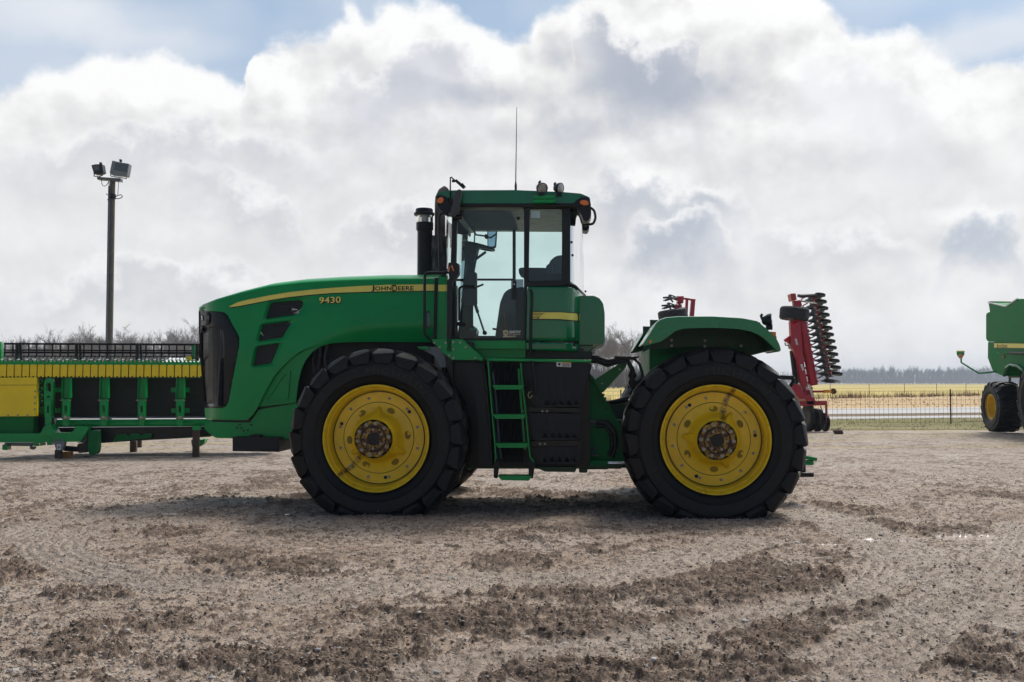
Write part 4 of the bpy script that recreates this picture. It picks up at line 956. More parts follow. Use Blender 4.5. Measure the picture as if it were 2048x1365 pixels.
# fuel tank in three ribbed sections
Tk = [[(1048, 729), (1080, 729), (1084, 724.5), (1184, 727), (1182, 742), (1172, 760), (1162, 814), (1073, 815), (1060, 800), (1056, 770), (1049, 750)],
      [(1058, 826), (1160, 828), (1160, 880), (1068, 882), (1061, 860)], [(1063, 895), (1161, 893), (1161, 926), (1150, 929), (1075, 929), (1067, 920)]]
TANK = None
for i, pl in enumerate(Tk):
    mb = MB(); TF.plate(mb, rounded(pl, 5), .32, .70); o = mb.build('fuel_tank' if i == 0 else 'tank_section', 'plastic', T if i == 0 else TANK, bevel=.03, seg=3)
    if i == 0: TANK = o
    mb = MB(); top_ = (745, 834, 901)[i]; botm = (810, 876, 924)[i]
    for k in range(5):
        x = 1085 + k * 14.6 + (4 - i * 2) * (1 if i == 0 else 0)
        TF.plate(mb, rounded([(x + 3 - (4 if i == 0 else 0) * 0, top_), (x + 6, top_), (x + 12, botm), (x, botm)], 1), .300, .33)
        q = TF.P(x + 6, botm - 2, .30); a = TF.P(x, botm, .298); b = TF.P(x + 12, botm, .298); c = TF.P(x + 4, botm - 8, .255)
        mb.add([a, b, c, (a.x, .32, a.z), (b.x, .32, b.z), (c.x, .32, c.z + .02)], [(0, 1, 2), (3, 5, 4), (0, 2, 5, 3), (1, 4, 5, 2), (0, 3, 4, 1)])
    mb.build('tank_rib', 'plastic', TANK, bevel=.004)
mb = MB(); TF.plate(mb, [(1058, 815), (1160, 817), (1160, 825), (1058, 824)], .34, .6); TF.plate(mb, [(1062, 883), (1160, 881), (1160, 892), (1062, 894)], .34, .6); mb.build('tank_strap', 'black', TANK)
mb = MB()
for px, py in ((1085, 823), (1094, 823), (1080, 888), (1090, 888), (1046, 823)): q = TF.P(px, py, .34); mb.lathe([(.012, 0), (.012, -.015), (0, -.016)], tuple(q), n=8)
mb.build('strap_bolt', 'steel', TANK)
mb = MB(); TF.plate(mb, rounded([(1113, 723), (1142.5, 724), (1142, 735), (1113, 733.5)], 1), .292, .30); LBL = mb.build('warning_label', 'white', TANK)
mb = MB(); TF.plate(mb, [(1124, 724), (1142, 724.6), (1142, 727.4), (1124, 726.8)], .288, .2915); mb.build('label_band', 'orange_tape', LBL)
mb = MB()
for k in range(3): TF.plate(mb, [(1124.5, 728 + k * 2), (1140, 728.5 + k * 2), (1140, 729.3 + k * 2), (1124.5, 728.8 + k * 2)], .288, .2915)
TF.plate(mb, ell(1118.5, 728.8, 2.6, 2.6, 8), .288, .2915); mb.build('label_print', 'black', LBL)
mb = MB(); mb.tube(TF.path([(1059, 797), (1056, 791), (1058, 785), (1063, 784), (1065, 790), (1061, 797)], .28), .005, 6); mb.build('tie_loop', mat('pale_cord', (.55, .5, .25), .6), TANK)
mb = MB(); TF.plate(mb, [(1068, 934), (1155, 934), (1150, 945), (1090, 944)], .5, .8); TF.plate(mb, [(1158, 938), (1175, 938), (1175, 946), (1158, 946)], .6, .8); TF.plate(mb, [(925, 933), (1243, 929), (1243, 938), (925, 938)], .65, 1.2); mb.build('belly_plate', 'green_dark', T, bevel=.01)
# ---- articulation joint
mb = MB(); TF.plate(mb, [(1165, 742), (1181, 748), (1188, 756), (1245, 862), (1256, 936), (1165, 936)], .80, .84); HG = mb.build('hinge_plate', 'green_matt', T, bevel=.004)
mb = MB(); mb.beam(TF.P(1183, 752, .78), TF.P(1244, 862, .78), .02, .10, (0, 1, 0)); mb.build('hinge_flange', 'green_matt', HG)
mb = MB()
for px, py in ((1186, 757), (1207, 790), (1211, 797), (1205, 803), (1218, 809), (1200, 794), (1213, 818)): q = TF.P(px, py, .76); mb.lathe([(.014, 0), (.014, -.02), (0, -.021)], tuple(q), n=6)
mb.build('hinge_bolt', 'green_dark', HG)
mb = MB(); TF.plate(mb, [(1165, 765), (1195, 800), (1225, 936), (1165, 936)], .86, 2.0); TF.plate(mb, [(1225, 840), (1300, 840), (1300, 930), (1250, 930)], 1.0, 1.9); mb.build('hinge_frame', 'green_dark', HG, bevel=.02)
mb = MB(); TF.plate(mb, rounded([(1186, 762), (1244, 724), (1249, 721.5), (1253.5, 722), (1253, 734), (1206, 786), (1200, 784)], 2), 1.30, 1.36, [ell(1239.5, 739, 1.3, 1.3, 8), ell(1204, 767.5, 1.3, 1.3, 8)]); mb.build('brace', 'green', T, bevel=.006)
mb = MB(); mb.tube([TF.P(1160, 930.5, .70), TF.P(1216, 930, .70)], .05, 14); CY = mb.build('steering_cylinder', 'green_matt', T)
mb = MB(); mb.tube([TF.P(1214, 927, .70), TF.P(1262, 927.5, .70)], .022, 12); mb.build('cylinder_rod', 'chrome', CY)
mb = MB(); mb.tube([TF.P(1214, 806, 1.2), TF.P(1236, 803, 1.2), TF.P(1262, 797, 1.2)], [.02, .03, .045], 10); mb.build('drawbar_rod', 'black', T)
for k in range(7):
    o = k * 1.6; y = .95 + .06 * (k % 4)
    MB().tube(TF.path([(1172, 716 + o * .8), (1195, 715 + o * .9), (1215, 722 + o), (1240, 719 + o * .5), (1256, 723 + o * .2), (1264 + o * .3, 736 + o), (1266 + o * .5 - (k % 3) * 4, 752), (1260 + (k % 3) * 5, 766), (1266 + (k % 3) * 3, 776), (1275, 780)], y), .022, 8).build('hydraulic_hose', 'hose', T, smooth=60)
hm = MB(); hm.tube(TF.path([(1246, 716), (1268, 718), (1279, 728), (1284, 745), (1288, 762)], .95), .016, 8); hm.build('hydraulic_hose', 'hose', T, smooth=60); hm = MB()
hm.tube(TF.path([(1192, 845), (1214, 846), (1228, 862), (1232, 890), (1224, 915)], .74), .026, 8); hm.tube(TF.path([(1192, 852), (1210, 853), (1222, 868), (1224, 890), (1218, 912)], .75), .020, 8)
hm.build('hydraulic_hose', 'hose', T, smooth=60)
mb = MB(); TF.plate(mb, [(1229, 712.5), (1272, 714), (1279, 712), (1276, 717), (1229, 717)], .9, 1.3); mb.build('hose_tray', 'black', T)
mb = MB(); 
for a, b in (((1164, 843), (1172, 845)), ((1166, 850), (1176, 850)), ((1180, 843.5), (1191, 844)), ((1176, 850), (1186, 851))): mb.tube([TF.P(a[0], a[1], .76), TF.P(b[0], b[1], .76)], .014, 8)
mb.tube(TF.path([(1196, 896), (1188, 897), (1185, 903), (1185, 911), (1197, 912)], .76), .011, 8); mb.build('hose_fitting', 'galv', T)
# ---- rear body, fenders
mb = MB(); TF.plate(mb, [(1299, 698), (1375, 692), (1500, 692), (1500, 800), (1299, 800)], .80, 2.1); mb.build('rear_body', 'green_matt', T, bevel=.01)
outl = [(1287, 690), (1291, 684), (1314, 647), (1322, 641), (1333, 637.2), (1356, 635), (1426.5, 634.6), (1485, 638), (1514, 643.5), (1535, 661), (1552.5, 679), (1558, 690), (1561, 701), (1557, 703)]
inl = [(1529, 677), (1515, 668), (1500, 662), (1478, 657.6), (1426.5, 655.2), (1368, 656.7), (1350, 662), (1335.7, 673), (1321, 683), (1294.6, 690)]
def fender(flip):
    mb = MB(); TF.plate(mb, rounded(outl + inl, 2), .03, .055)
    pts = [TF.P(p[0], p[1], .03) for p in outl]; ymax = .82
    top_ = []
    N = len(pts); V = []
    for p in pts:
        V += [(p.x, .05, p.z), (p.x + .0, .16, p.z + .012), (p.x, ymax, p.z + .012)]
    mb.add(V, [(i * 3 + j, i * 3 + j + 1, i * 3 + j + 4, i * 3 + j + 3) for i in range(N - 1) for j in range(2)])
    if flip: mb.v = [(x, 2 * YC - y, z) for x, y, z in mb.v]
    return mb
FD = []
for fl in (0, 1):
    o = fender(fl).build('fender', mat('green_fender_paint', (.001, .20, .062), .28, 0, .4, .06, 3, dirt=.1, dcol=(.1, .12, .08)) if fl == 0 else FD[0].data.materials[0], T, smooth=30, solid=.012, bevel=.004)
    FD.append(o)
mb = MB()
pts = [TF.P(p[0], p[1] + 2.5, .03) for p in outl[1:-1]]; V = []
for p in pts: V += [(p.x, .07, p.z), (p.x, .80, p.z)]
mb.add(V, [(i * 2, i * 2 + 1, i * 2 + 3, i * 2 + 2) for i in range(len(pts) - 1)]); mb.twins('fender_lining', 'black', T, smooth=30, recalc=False)
mb = MB(); TF.plate(mb, [(1300, 640), (1520, 645), (1548, 700), (1500, 712), (1300, 712)], .80, .82); mb.twins('fender_wall', 'green_dark', T)
worklight(1538, 641, .066, R(-14), R(-4), y=.12, parent=FD[0], name='work_light', foot=True)
mb = MB(); TF.plate(mb, [(1541, 663.5), (1552, 664), (1552.5, 680), (1546, 673)], .12, .24); TL = mb.build('tail_light', 'orange', FD[0], bevel=.004)
mb = MB(); TF.plate(mb, [(1547, 673.5), (1553, 673), (1553.5, 682), (1551, 679)], .118, .242); mb.build('tail_lens', 'red_lens', TL)
mb = MB(); TF.plate(mb, [(1299.5, 681), (1304, 680), (1302.5, 686.5), (1297.5, 687)], .018, .03); mb.build('reflector', 'orange', FD[0])
mb = MB()
for px, py in ((1343, 681), (1343, 692), (1409.5, 682), (1409.5, 693), (1482, 692)): q = TF.P(px, py, .80); mb.lathe([(.016, 0), (.016, -.02), (0, -.021)], tuple(q), n=8)
mb.build('fender_bolt', 'steel', T)
# hitch
mb = MB(); mb.beam(TF.P(1560, 905, 1.2), TF.P(1632, 919, 1.2), .12, .04); mb.beam(TF.P(1560, 924, 1.2), TF.P(1625, 925.5, 1.2), .12, .05); HT = mb.build('hitch', 'green', T, bevel=.006)
mb = MB(); mb.beam(TF.P(1560, 949, 1.3), TF.P(1625, 949, 1.3), .16, .05); mb.box((TF.P(1560, 949, 1.3).x, 1.3, .35), (TF.P(1612, 949, 1.3).x, 1.6, .62)); mb.build('drawbar', 'black', HT, bevel=.01)
mb = MB(); mb.beam(TF.P(1555, 755, 1.5), TF.P(1586, 756, 1.5), .10, .05); mb.tube(TF.path([(1586, 756), (1587, 764), (1580, 774)], 1.5), .025); mb.build('hydraulic_coupler', 'black', HT, bevel=.005)
# ================================================================= ground
def hsh(ix, iy, seed):
    n = (ix.astype(np.int64) * 374761393 + iy.astype(np.int64) * 668265263 + seed * 1442695041) & 0xffffffff
    n = ((n ^ (n >> 13)) * 1274126177) & 0xffffffff; n = (n ^ (n >> 16)) & 0xffffffff
    return n / 4294967295.0
def vnoise(x, y, seed=0):
    ix = np.floor(x); iy = np.floor(y); fx_ = x - ix; fy = y - iy; ix = ix.astype(np.int64); iy = iy.astype(np.int64)
    u = fx_ * fx_ * fx_ * (fx_ * (fx_ * 6 - 15) + 10); v = fy * fy * fy * (fy * (fy * 6 - 15) + 10)
    a = hsh(ix, iy, seed); b = hsh(ix + 1, iy, seed); c = hsh(ix, iy + 1, seed); d = hsh(ix + 1, iy + 1, seed)
    return (a * (1 - u) + b * u) * (1 - v) + (c * (1 - u) + d * u) * v
def fbm(x, y, f, o=4, seed=0, g=.5):
    s = 0; a = 1; t = 0
    for i in range(o):
        s = s + a * vnoise(x * f + 17.3 * i, y * f - 9.1 * i, seed + i); t += a; a *= g; f *= 2.03
    return s / t
def sst(x, a, b):
    t = np.clip((x - a) / (b - a), 0, 1); return t * t * (3 - 2 * t)
# places where mud has been thrown up in clods: px centre, px half size, weight
CL = [(1130, 1245, 330, 34, 1.0), (1230, 1265, 110, 22, 1.0), (880, 1248, 90, 22, .9), (1560, 1160, 170, 40, 1.0), (1470, 1225, 190, 38, .95), (1520, 1270, 130, 22, 1.0), (1400, 1300, 150, 22, .8),
      (1800, 1160, 130, 26, .75), (1950, 1260, 130, 50, .9), (1880, 1290, 180, 30, .8), (620, 1335, 330, 34, 1.0), (380, 1345, 150, 24, .8), (1180, 1350, 230, 22, .95), (1650, 1345, 260, 26, .85),
      (1720, 1055, 110, 14, 1.0), (1900, 1065, 110, 12, .8), (540, 958, 60, 22, .9), (580, 1000, 60, 14, .6), (60, 1130, 110, 60, .75), (180, 1180, 110, 30, .7), (280, 1060, 160, 12, .5), (1080, 1075, 150, 16, .55),
      (1040, 1130, 110, 22, .5), (1200, 1185, 240, 24, .7), (650, 1170, 200, 20, .45), (480, 1135, 160, 22, .45), (860, 1190, 140, 22, .45), (1400, 1145, 130, 14, .45), (1650, 1020, 120, 16, .5), (2010, 995, 60, 8, 1.0),
      (1450, 1080, 130, 12, .4), (340, 1250, 260, 20, .45), (760, 1290, 200, 22, .55), (1800, 1230, 90, 18, .6), (1960, 1130, 90, 20, .5), (1100, 985, 180, 16, .5), (150, 1290, 140, 26, .3), (900, 1110, 160, 14, .4),
      (1690, 1220, 120, 30, .5), (1250, 1110, 100, 14, .5), (2000, 1190, 80, 30, .5), (1750, 1310, 200, 24, .8), (1950, 1215, 110, 22, .9), (1860, 1330, 180, 22, .9), (2000, 1345, 90, 20, .9), (1500, 1330, 150, 18, .8), (1620, 1255, 110, 14, .7), (1890, 1120, 110, 12, .8), (900, 1340, 120, 18, .6)]
TRK = [([(420, 1168), (300, 1168), (215, 1150), (140, 1125), (105, 1105), (110, 1085), (160, 1066), (250, 1052), (360, 1044)], .30), ([(0, 1085), (60, 1060), (160, 1040), (330, 1018), (500, 1008)], .28), ([(2035, 1050), (2005, 1120), (1930, 1205), (1820, 1290), (1700, 1365)], .20), ([(1725, 1066), (1772, 1100), (1778, 1145), (1715, 1190), (1560, 1222), (1400, 1262), (1250, 1288), (1080, 1312), (850, 1345)], .20),
       ([(1960, 1100), (1880, 1180), (1750, 1265), (1600, 1330)], .12), ([(600, 1190), (900, 1165), (1200, 1160), (1330, 1130), (1500, 1085)], .34),
       ([(1560, 1010), (1640, 1035), (1760, 1080), (1900, 1150), (2048, 1250)], .35), ([(1000, 960), (1100, 975), (1250, 985), (1330, 990)], .4)]
def segd(x, y, pts):
    best = np.full_like(x, 1e9); par = np.zeros_like(x); acc = 0
    for (ax, ay), (bx, by) in zip(pts, pts[1:]):
        dx, dy = bx - ax, by - ay; L = math.hypot(dx, dy); t = np.clip(((x - ax) * dx + (y - ay) * dy) / (L * L), 0, 1)
        d = np.hypot(x - ax - dx * t, y - ay - dy * t); sg = np.sign((x - ax) * dy - (y - ay) * dx)
        m_ = d < np.abs(best); best = np.where(m_, d * sg, best); par = np.where(m_, acc + t * L, par); acc += L
    return best, par
def smooth_line(p):
    q = []
    P = [np.array(a, float) for a in p]
    for i in range(len(P) - 1):
        p0 = P[max(0, i - 1)]; p1 = P[i]; p2 = P[i + 1]; p3 = P[min(len(P) - 1, i + 2)]
        for k in range(6):
            t = k / 6; q.append(tuple(.5 * (2 * p1 + (p2 - p0) * t + (2 * p0 - 5 * p1 + 4 * p2 - p3) * t * t + (3 * p1 - p0 - 3 * p2 + p3) * t ** 3)))
    q.append(tuple(P[-1])); return q
GFX = {}
def ground_fields(x, y):
    wx = x + .35 * (fbm(x, y, 1.3, 3, 11) - .5); wy = y + .5 * (fbm(x, y, 1.3, 3, 23) - .5)
    m_ = np.zeros_like(x)
    for px, py, rx, ry, w in CL:
        gx, gy = gpt(px, py); k = gy / FPX; g2 = gpt(px, py - ry)[1] - gpt(px, py + ry)[1]
        d = np.hypot((wx - gx) / (rx * k), (wy - gy) / (g2 / 2)); m_ = np.maximum(m_, w * (1 - sst(d, .55, 1.25)))
    tr = np.zeros_like(x); rid = np.zeros_like(x)
    for pts, w in TRK:
        G_ = smooth_line([gpt(*p) for p in pts]); d, s = segd(x, y, G_); ins = 1 - sst(np.abs(d), w * .8, w)
        tr = np.maximum(tr, ins); lug = .5 + .5 * np.sin((s + np.abs(d) * .9) * 2 * PI / .17); lin = .5 + .5 * np.sin(d * 2 * PI / .085); rid = np.maximum(rid, ins * (lin if w < .31 else .25 * lin + .75 * lug))
    m_ = m_ * (1 - .75 * tr)
    n1 = fbm(x, y * 1.3, 11, 5, 31, .66); n2 = fbm(x, y, 2.3, 4, 47); n3 = fbm(x, y, 24, 3, 5, .6)
    patch = sst(n2 + .85 * (n1 - .5) + .44 * m_, .54, 1.0)
    mud = np.clip(sst(n1 + .10 * m_ + .15 * (n2 - .5), .51, .63) * np.clip(patch * 1.2, 0, 1) + .70 * sst(n1 + .25 * (n2 - .5), .575, .65), 0, 1)
    mud = mud * (1 - .75 * tr); patch = patch * (1 - .6 * tr)
    far = 1 - sst(y, 11, 20)
    lump = np.abs(fbm(x, y, 24, 3, 71, .6) - .5) * 2; msoft = sst(n1 + .10 * m_, .46, .72) * patch; n4 = fbm(x, y, 46, 3, 91, .7)
    h = .020 * (fbm(x, y, .8, 3, 3) - .5) + .016 * patch * (n2) + msoft * (.027 * np.clip(.4 + m_, 0, 1)) * (1.15 - .8 * lump) + mud * (.004 + .022 * (n3 - .35)) + .016 * (n3 - .5) + .013 * (n4 - .5) + .012 * sst(n4, .62, .8)
    h += -.008 * tr * (1 - patch) + .015 * rid * (1 - .3 * patch)
    GFX['rid'] = rid
    h = h * (.25 + .75 * far) + .004
    return h, mud, patch, tr
PUD = ((1925, 1076, .40), (1762, 1083, .24), (1640, 1092, .14), (1990, 1085, .12), (560, 1030, .20), (330, 1030, .22), (400, 1024, .14))
def puddles(x, y):
    w = np.zeros_like(x); nn = fbm(x, y, 4, 4, 61, .6)
    for px, py, rx in PUD:
        gx, gy = gpt(px, py); d = np.hypot((x - gx) / rx, (y - gy) / (rx * .38)) + (nn - .5) * 1.9; w = np.maximum(w, 1 - sst(d, .55, .8))
    return w
def tyre_clear(x, y, h):
    for wy in (.3, 2.6):
        for wx in (fx.x, rx_.x):
            c = TF.o + TF.ex * wx + TF.ey * wy; d = np.hypot((x - c.x) / .75, (y - c.y) / .55); h = np.where(d < 1, np.minimum(h, .02), h)
    return h
NR, NC = 1180, 1080
rows = 3.4 * (27.5 / 3.4) ** (np.arange(NR) / (NR - 1.0)); us = np.linspace(-.78, .78, NC)
Yg, Ug = np.meshgrid(rows, us, indexing='ij'); Xg = Yg * Ug
Hh, Mud, Patch, Trk = ground_fields(Xg.ravel(), Yg.ravel())
Hh = np.clip(tyre_clear(Xg.ravel(), Yg.ravel(), Hh), -.012, .12)
Pud = puddles(Xg.ravel(), Yg.ravel()); Rid = GFX['rid']; Hh = Hh * (1 - Pud) + .002 * Pud; Mud = Mud * (1 - Pud)
Hg = Hh.reshape(NR, NC).copy(); Hg[0, :] = -.022; Hg[-1, :] = -.022; Hg[:, 0] = -.022; Hg[:, -1] = -.022
me = bpy.data.meshes.new('gravel_yard'); nv = NR * NC
me.vertices.add(nv); me.vertices.foreach_set('co', np.stack([Xg.ravel(), Yg.ravel(), Hg.ravel()], 1).ravel().astype(np.float32))
ii = (np.arange(NR - 1)[:, None] * NC + np.arange(NC - 1)[None, :]).ravel(); quads = np.stack([ii, ii + 1, ii + NC + 1, ii + NC], 1)
me.loops.add(quads.size); me.polygons.add(len(quads)); me.loops.foreach_set('vertex_index', quads.ravel().astype(np.int32))
me.polygons.foreach_set('loop_start', (np.arange(len(quads)) * 4).astype(np.int32)); me.update(calc_edges=True)
for nm, arr in (('mud', Mud), ('patch', Patch), ('track', Trk), ('rid', Rid), ('wet', Pud)):
    at = me.attributes.new(nm, 'FLOAT', 'POINT'); at.data.foreach_set('value', arr.astype(np.float32))
me.shade_smooth()
def ground_mat():
    m = bpy.data.materials.new('gravel_and_mud'); m.use_nodes = True; b = NB(m.node_tree); p = m.node_tree.nodes['Principled BSDF']
    pos = b.n('ShaderNodeNewGeometry').outputs['Position']; s = b.n('ShaderNodeSeparateXYZ'); b.put(s.inputs[0], pos)
    def att(nm): a = b.n('ShaderNodeAttribute'); a.attribute_name = nm; return a.outputs['Fac']
    mud, patch, track = att('mud'), att('patch'), att('track')
    a1 = b.noise(pos, .55, 6, .6); a2 = b.noise(pos, 5, 8, .7); a3 = b.noise(pos, 38, 6, .75); a4 = b.noise(b.vm('MULTIPLY', pos, (1, .5, 1)), 2.2, 6, .65)
    c = b.mix(b.mr(a1, .35, .65), c4((.35, .262, .198)), c4((.45, .365, .295)))
    c = b.mix(b.mr(a4, .42, .68, 0, .6), c, c4((.27, .195, .142)))
    c = b.mix(b.mr(a2, .5, .72, 0, .6), c, c4((.62, .53, .455)))
    c = b.mix(b.mr(a3, .50, .68, 0, .85), c, c4((.15, .108, .08)))
    fl = b.m('MULTIPLY', b.mr(b.noise(pos, 13, 7, .68), .530, .59), b.mr(a1, .3, .6, .65, 1.0)); c = b.mix(fl, c, c4((.150, .108, .080)))
    v = b.n('ShaderNodeTexVoronoi'); b.put(v.inputs['Vector'], pos); v.inputs['Scale'].default_value = 46
    sc_ = b.n('ShaderNodeSeparateColor'); b.put(sc_.inputs[0], v.outputs['Color'])
    st = b.m('MULTIPLY', b.mr(v.outputs['Distance'], .42, .30), b.mr(b.m('ADD', sc_.outputs[0], b.m('MULTIPLY', a1, .5)), .95, 1.12))
    c = b.mix(st, c, b.mix(sc_.outputs[1], c4((.20, .20, .20)), c4((.55, .52, .48))))
    # grey stone chip far off, a little moss
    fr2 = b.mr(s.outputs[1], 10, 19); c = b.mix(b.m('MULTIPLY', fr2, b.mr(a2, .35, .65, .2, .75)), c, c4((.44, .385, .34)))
    moss = b.m('MULTIPLY', b.mr(s.outputs[1], 19.5, 22), b.mr(b.noise(b.vm('MULTIPLY', pos, (.18, 1, 1)), .9, 6, .65), .48, .62, 0, .75)); c = b.mix(moss, c, c4((.40, .33, .13)))
    c = b.mix(b.m('MULTIPLY', patch, .35), c, c4((.30, .22, .165)))
    c = b.mix(b.m('MULTIPLY', track, .45), c, c4((.46, .38, .31))); c = b.mix(b.m('MULTIPLY', att('rid'), .45), c, c4((.19, .14, .105)))
    mudc = b.mix(b.mr(b.noise(pos, 20, 5), .3, .7), c4((.095, .066, .048)), c4((.225, .160, .118)))
    c = b.mix(b.m('MULTIPLY', mud, .84), c, mudc)
    b.put(p.inputs['Base Color'], c)
    wet = b.mr(b.noise(pos, .9, 5, .6), .50, .62)
    pud = att('wet')
    rough = b.m('SUBTRACT', .82, b.m('ADD', b.m('MULTIPLY', wet, .18), b.m('MULTIPLY', track, .26))); rough = b.m('SUBTRACT', rough, b.m('MULTIPLY', pud, .85)); rough = b.m('MAXIMUM', rough, .22)
    b.put(p.inputs['Roughness'], rough); p.inputs['Specular IOR Level'].default_value = .35
    bp = b.n('ShaderNodeBump'); bp.inputs['Distance'].default_value = .02; b.put(bp.inputs['Strength'], b.m('SUBTRACT', 1.0, pud, clamp=True))
    b.put(bp.inputs['Height'], b.m('ADD', b.m('ADD', b.m('ADD', b.m('MULTIPLY', fl, .5), b.m('MULTIPLY', a3, .55)), b.m('MULTIPLY', b.noise(pos, 130, 4, .7), .30)), b.m('MULTIPLY', st, .22)))
    b.put(p.inputs['Normal'], bp.outputs[0])
    return m
GM = ground_mat(); me.materials.append(GM)
YARD = bpy.data.objects.new('gravel_yard', me); link(YARD); tag(YARD, 'brown gravel yard with churned mud and tyre tracks', None, None, 'structure')
def sheet(name, pts, z, m, label, kind='structure'):
    V, Tr = cdt(pts); mb = MB().add([(x, y, z) for x, y in V], Tr); o = mb.build(name, m, smooth=0, recalc=False); tag(o, label, None, None, kind)
    if o.data.polygons[0].normal.z < 0:
        o.data.flip_normals()
    return o
sheet('ground', [(-1380, -60), (1380, -60), (1380, 1380), (-1380, 1380)], -.02, GM, 'flat ground under the whole place')
def grass_mat(name, ca, cb, cc, sx_=1, sc=1.0, bump=.5, extra=None):
    m = bpy.data.materials.new(name); m.use_nodes = True; b = NB(m.node_tree); p = m.node_tree.nodes['Principled BSDF']
    pos = b.n('ShaderNodeNewGeometry').outputs['Position']; q = b.vm('MULTIPLY', pos, (sx_, 1, 1))
    c = b.mix(b.mr(b.noise(q, .12 * sc, 6, .6), .35, .65), c4(ca), c4(cb)); c = b.mix(b.mr(b.noise(q, 3.2 * sc, 9, .8), .42, .72), c, c4(cc))
    if extra: c = b.mix(b.mr(b.noise(q, extra[1], 7, .7), .55, .64, 0, .9), c, c4(extra[0]))
    b.put(p.inputs['Base Color'], c); p.inputs['Roughness'].default_value = .9; p.inputs['Specular IOR Level'].default_value = .15
    bp = b.n('ShaderNodeBump'); bp.inputs['Strength'].default_value = bump; bp.inputs['Distance'].default_value = .08; b.put(bp.inputs['Height'], b.noise(q, 9, 6, .7)); b.put(p.inputs['Normal'], bp.outputs[0])
    return m
M['verge'] = grass_mat('short_winter_grass', (.22, .20, .085), (.30, .26, .14), (.11, .12, .04), .5, 1.5, extra=((.055, .042, .030), .35))
M['field'] = grass_mat('pale_green_field', (.52, .41, .13), (.56, .45, .17), (.46, .36, .10), .25, .35, .2)
M['stubble'] = grass_mat('dry_stubble', (.52, .37, .20), (.58, .43, .25), (.38, .27, .15), .3, .8, .5)
M['road'] = mat('pale_road', (.46, .45, .445), .85, 0, 0, .08, .5)
def ln(a, s): return lambda x: a + s * x
def strip(name, near, far, x0, x1, z, m, label):
    xs = np.linspace(x0, x1, 12); return sheet(name, [(x, near(x)) for x in xs] + [(x, far(x)) for x in xs[::-1]], z, m, label)
L_verge, L_p0, L_p1, L_r0, L_r1, L_st = ln(28.4, .10), ln(34.7, .27), ln(37.2, .27), ln(39.9, .30), ln(46.9, .38), ln(65, .89)
sheet('field', [(-40, 33), (60, 62), (120, 100), (1370, 400), (1370, 1370), (-1370, 1370), (-1370, 60), (-100, 33)], -.016, M['field'], 'pale green winter field reaching to the trees')
sheet('stubble_strip', [(-35, 34), (60, L_r1(60) - 2), (60, L_st(60)), (-5, L_st(-5)), (-35, 45)], -.012, M['stubble'], 'strip of dry tan stubble between the road and the field')
strip('grass_verge', L_verge, ln(46.9, .35), -40, 62, -.009, M['verge'], 'short green verge between the yard and the road')
strip('path', L_p0, L_p1, -40, 60, -.005, M['road'], 'narrow pale path along the road')
M['weedy'] = grass_mat('brown_roadside_weeds', (.20, .15, .10), (.26, .20, .13), (.13, .10, .07), .5, 1.5)
strip('roadside', L_p1, L_r0, -38, 60, -.007, M['weedy'], 'brown weedy strip between the path and the road')
strip('road', L_r0, L_r1, -35, 60, -.005, M['road'], 'pale country road behind the fence')
# mown grass tufts on the verge
def tufts(name, n, region, hmin, hmax, m, label, seed, w=.012, lean=.4, blades=5):
    rng = np.random.default_rng(seed); X_, Y_ = region(rng, n); hh = rng.uniform(hmin, hmax, n)
    V = []; Fs = []
    cx_2 = np.repeat(X_, blades); cy_2 = np.repeat(Y_, blades); h2 = np.repeat(hh, blades) * rng.uniform(.5, 1, n * blades); N = n * blades
    an = rng.uniform(0, 2 * PI, N); ox = rng.normal(0, .06, N) * hmax * 3; oy = rng.normal(0, .06, N) * hmax * 3; le = rng.uniform(0, lean, N) * h2
    bx, by = cx_2 + ox, cy_2 + oy
    p0 = np.stack([bx - w * np.cos(an), by - w * np.sin(an), np.full(N, -.02)], 1); p1 = np.stack([bx + w * np.cos(an), by + w * np.sin(an), np.full(N, -.02)], 1)
    p2 = np.stack([bx + le * np.sin(an), by + le * np.cos(an), h2], 1)
    co = np.stack([p0, p1, p2], 1).reshape(-1, 3); me = bpy.data.meshes.new(name); me.vertices.add(len(co)); me.vertices.foreach_set('co', co.ravel().astype(np.float32))
    me.loops.add(N * 3); me.polygons.add(N); me.loops.foreach_set('vertex_index', np.arange(N * 3, dtype=np.int32)); me.polygons.foreach_set('loop_start', (np.arange(N) * 3).astype(np.int32)); me.update(calc_edges=True)
    me.materials.append(M[m] if isinstance(m, str) else m); o = bpy.data.objects.new(name, me); link(o); return tag(o, label, None, None, 'stuff')
def reg_verge(rng, n):
    x = rng.uniform(-3, 24, n); t = rng.random(n) ** 1.0; return x, L_verge(x) - .1 + t * (L_p0(x) - L_verge(x))
def reg_weed(rng, n):
    x = rng.uniform(0, 62, n); return x, L_st(x) - rng.exponential(1.6, n)
def reg_stub(rng, n):
    x = rng.uniform(-2, 60, n); t = rng.random(n); return x, L_r1(x) + .5 + t * (L_st(x) - L_r1(x))
M['blade'] = grass_mat('grass_blade', (.19, .19, .07), (.25, .23, .11), (.27, .23, .12), 1, 6, 0)
M['weed'] = grass_mat('dead_weed', (.27, .17, .11), (.32, .21, .14), (.20, .13, .09), 1, 3, 0)
M['straw'] = grass_mat('straw', (.60, .38, .21), (.66, .44, .26), (.46, .29, .17), 1, 3, 0)
tufts('grass', 2600, reg_verge, .015, .035, 'blade', 'short green grass of the verge', 3, .01)
tufts('dead_weeds', 520, reg_weed, .2, .9, 'weed', 'brown dead weeds along the far field edge', 4, .02, .5, 7)
tufts('stubble', 900, reg_stub, .03, .10, 'straw', 'dry tan crop stubble beyond the road', 5, .03, .8)
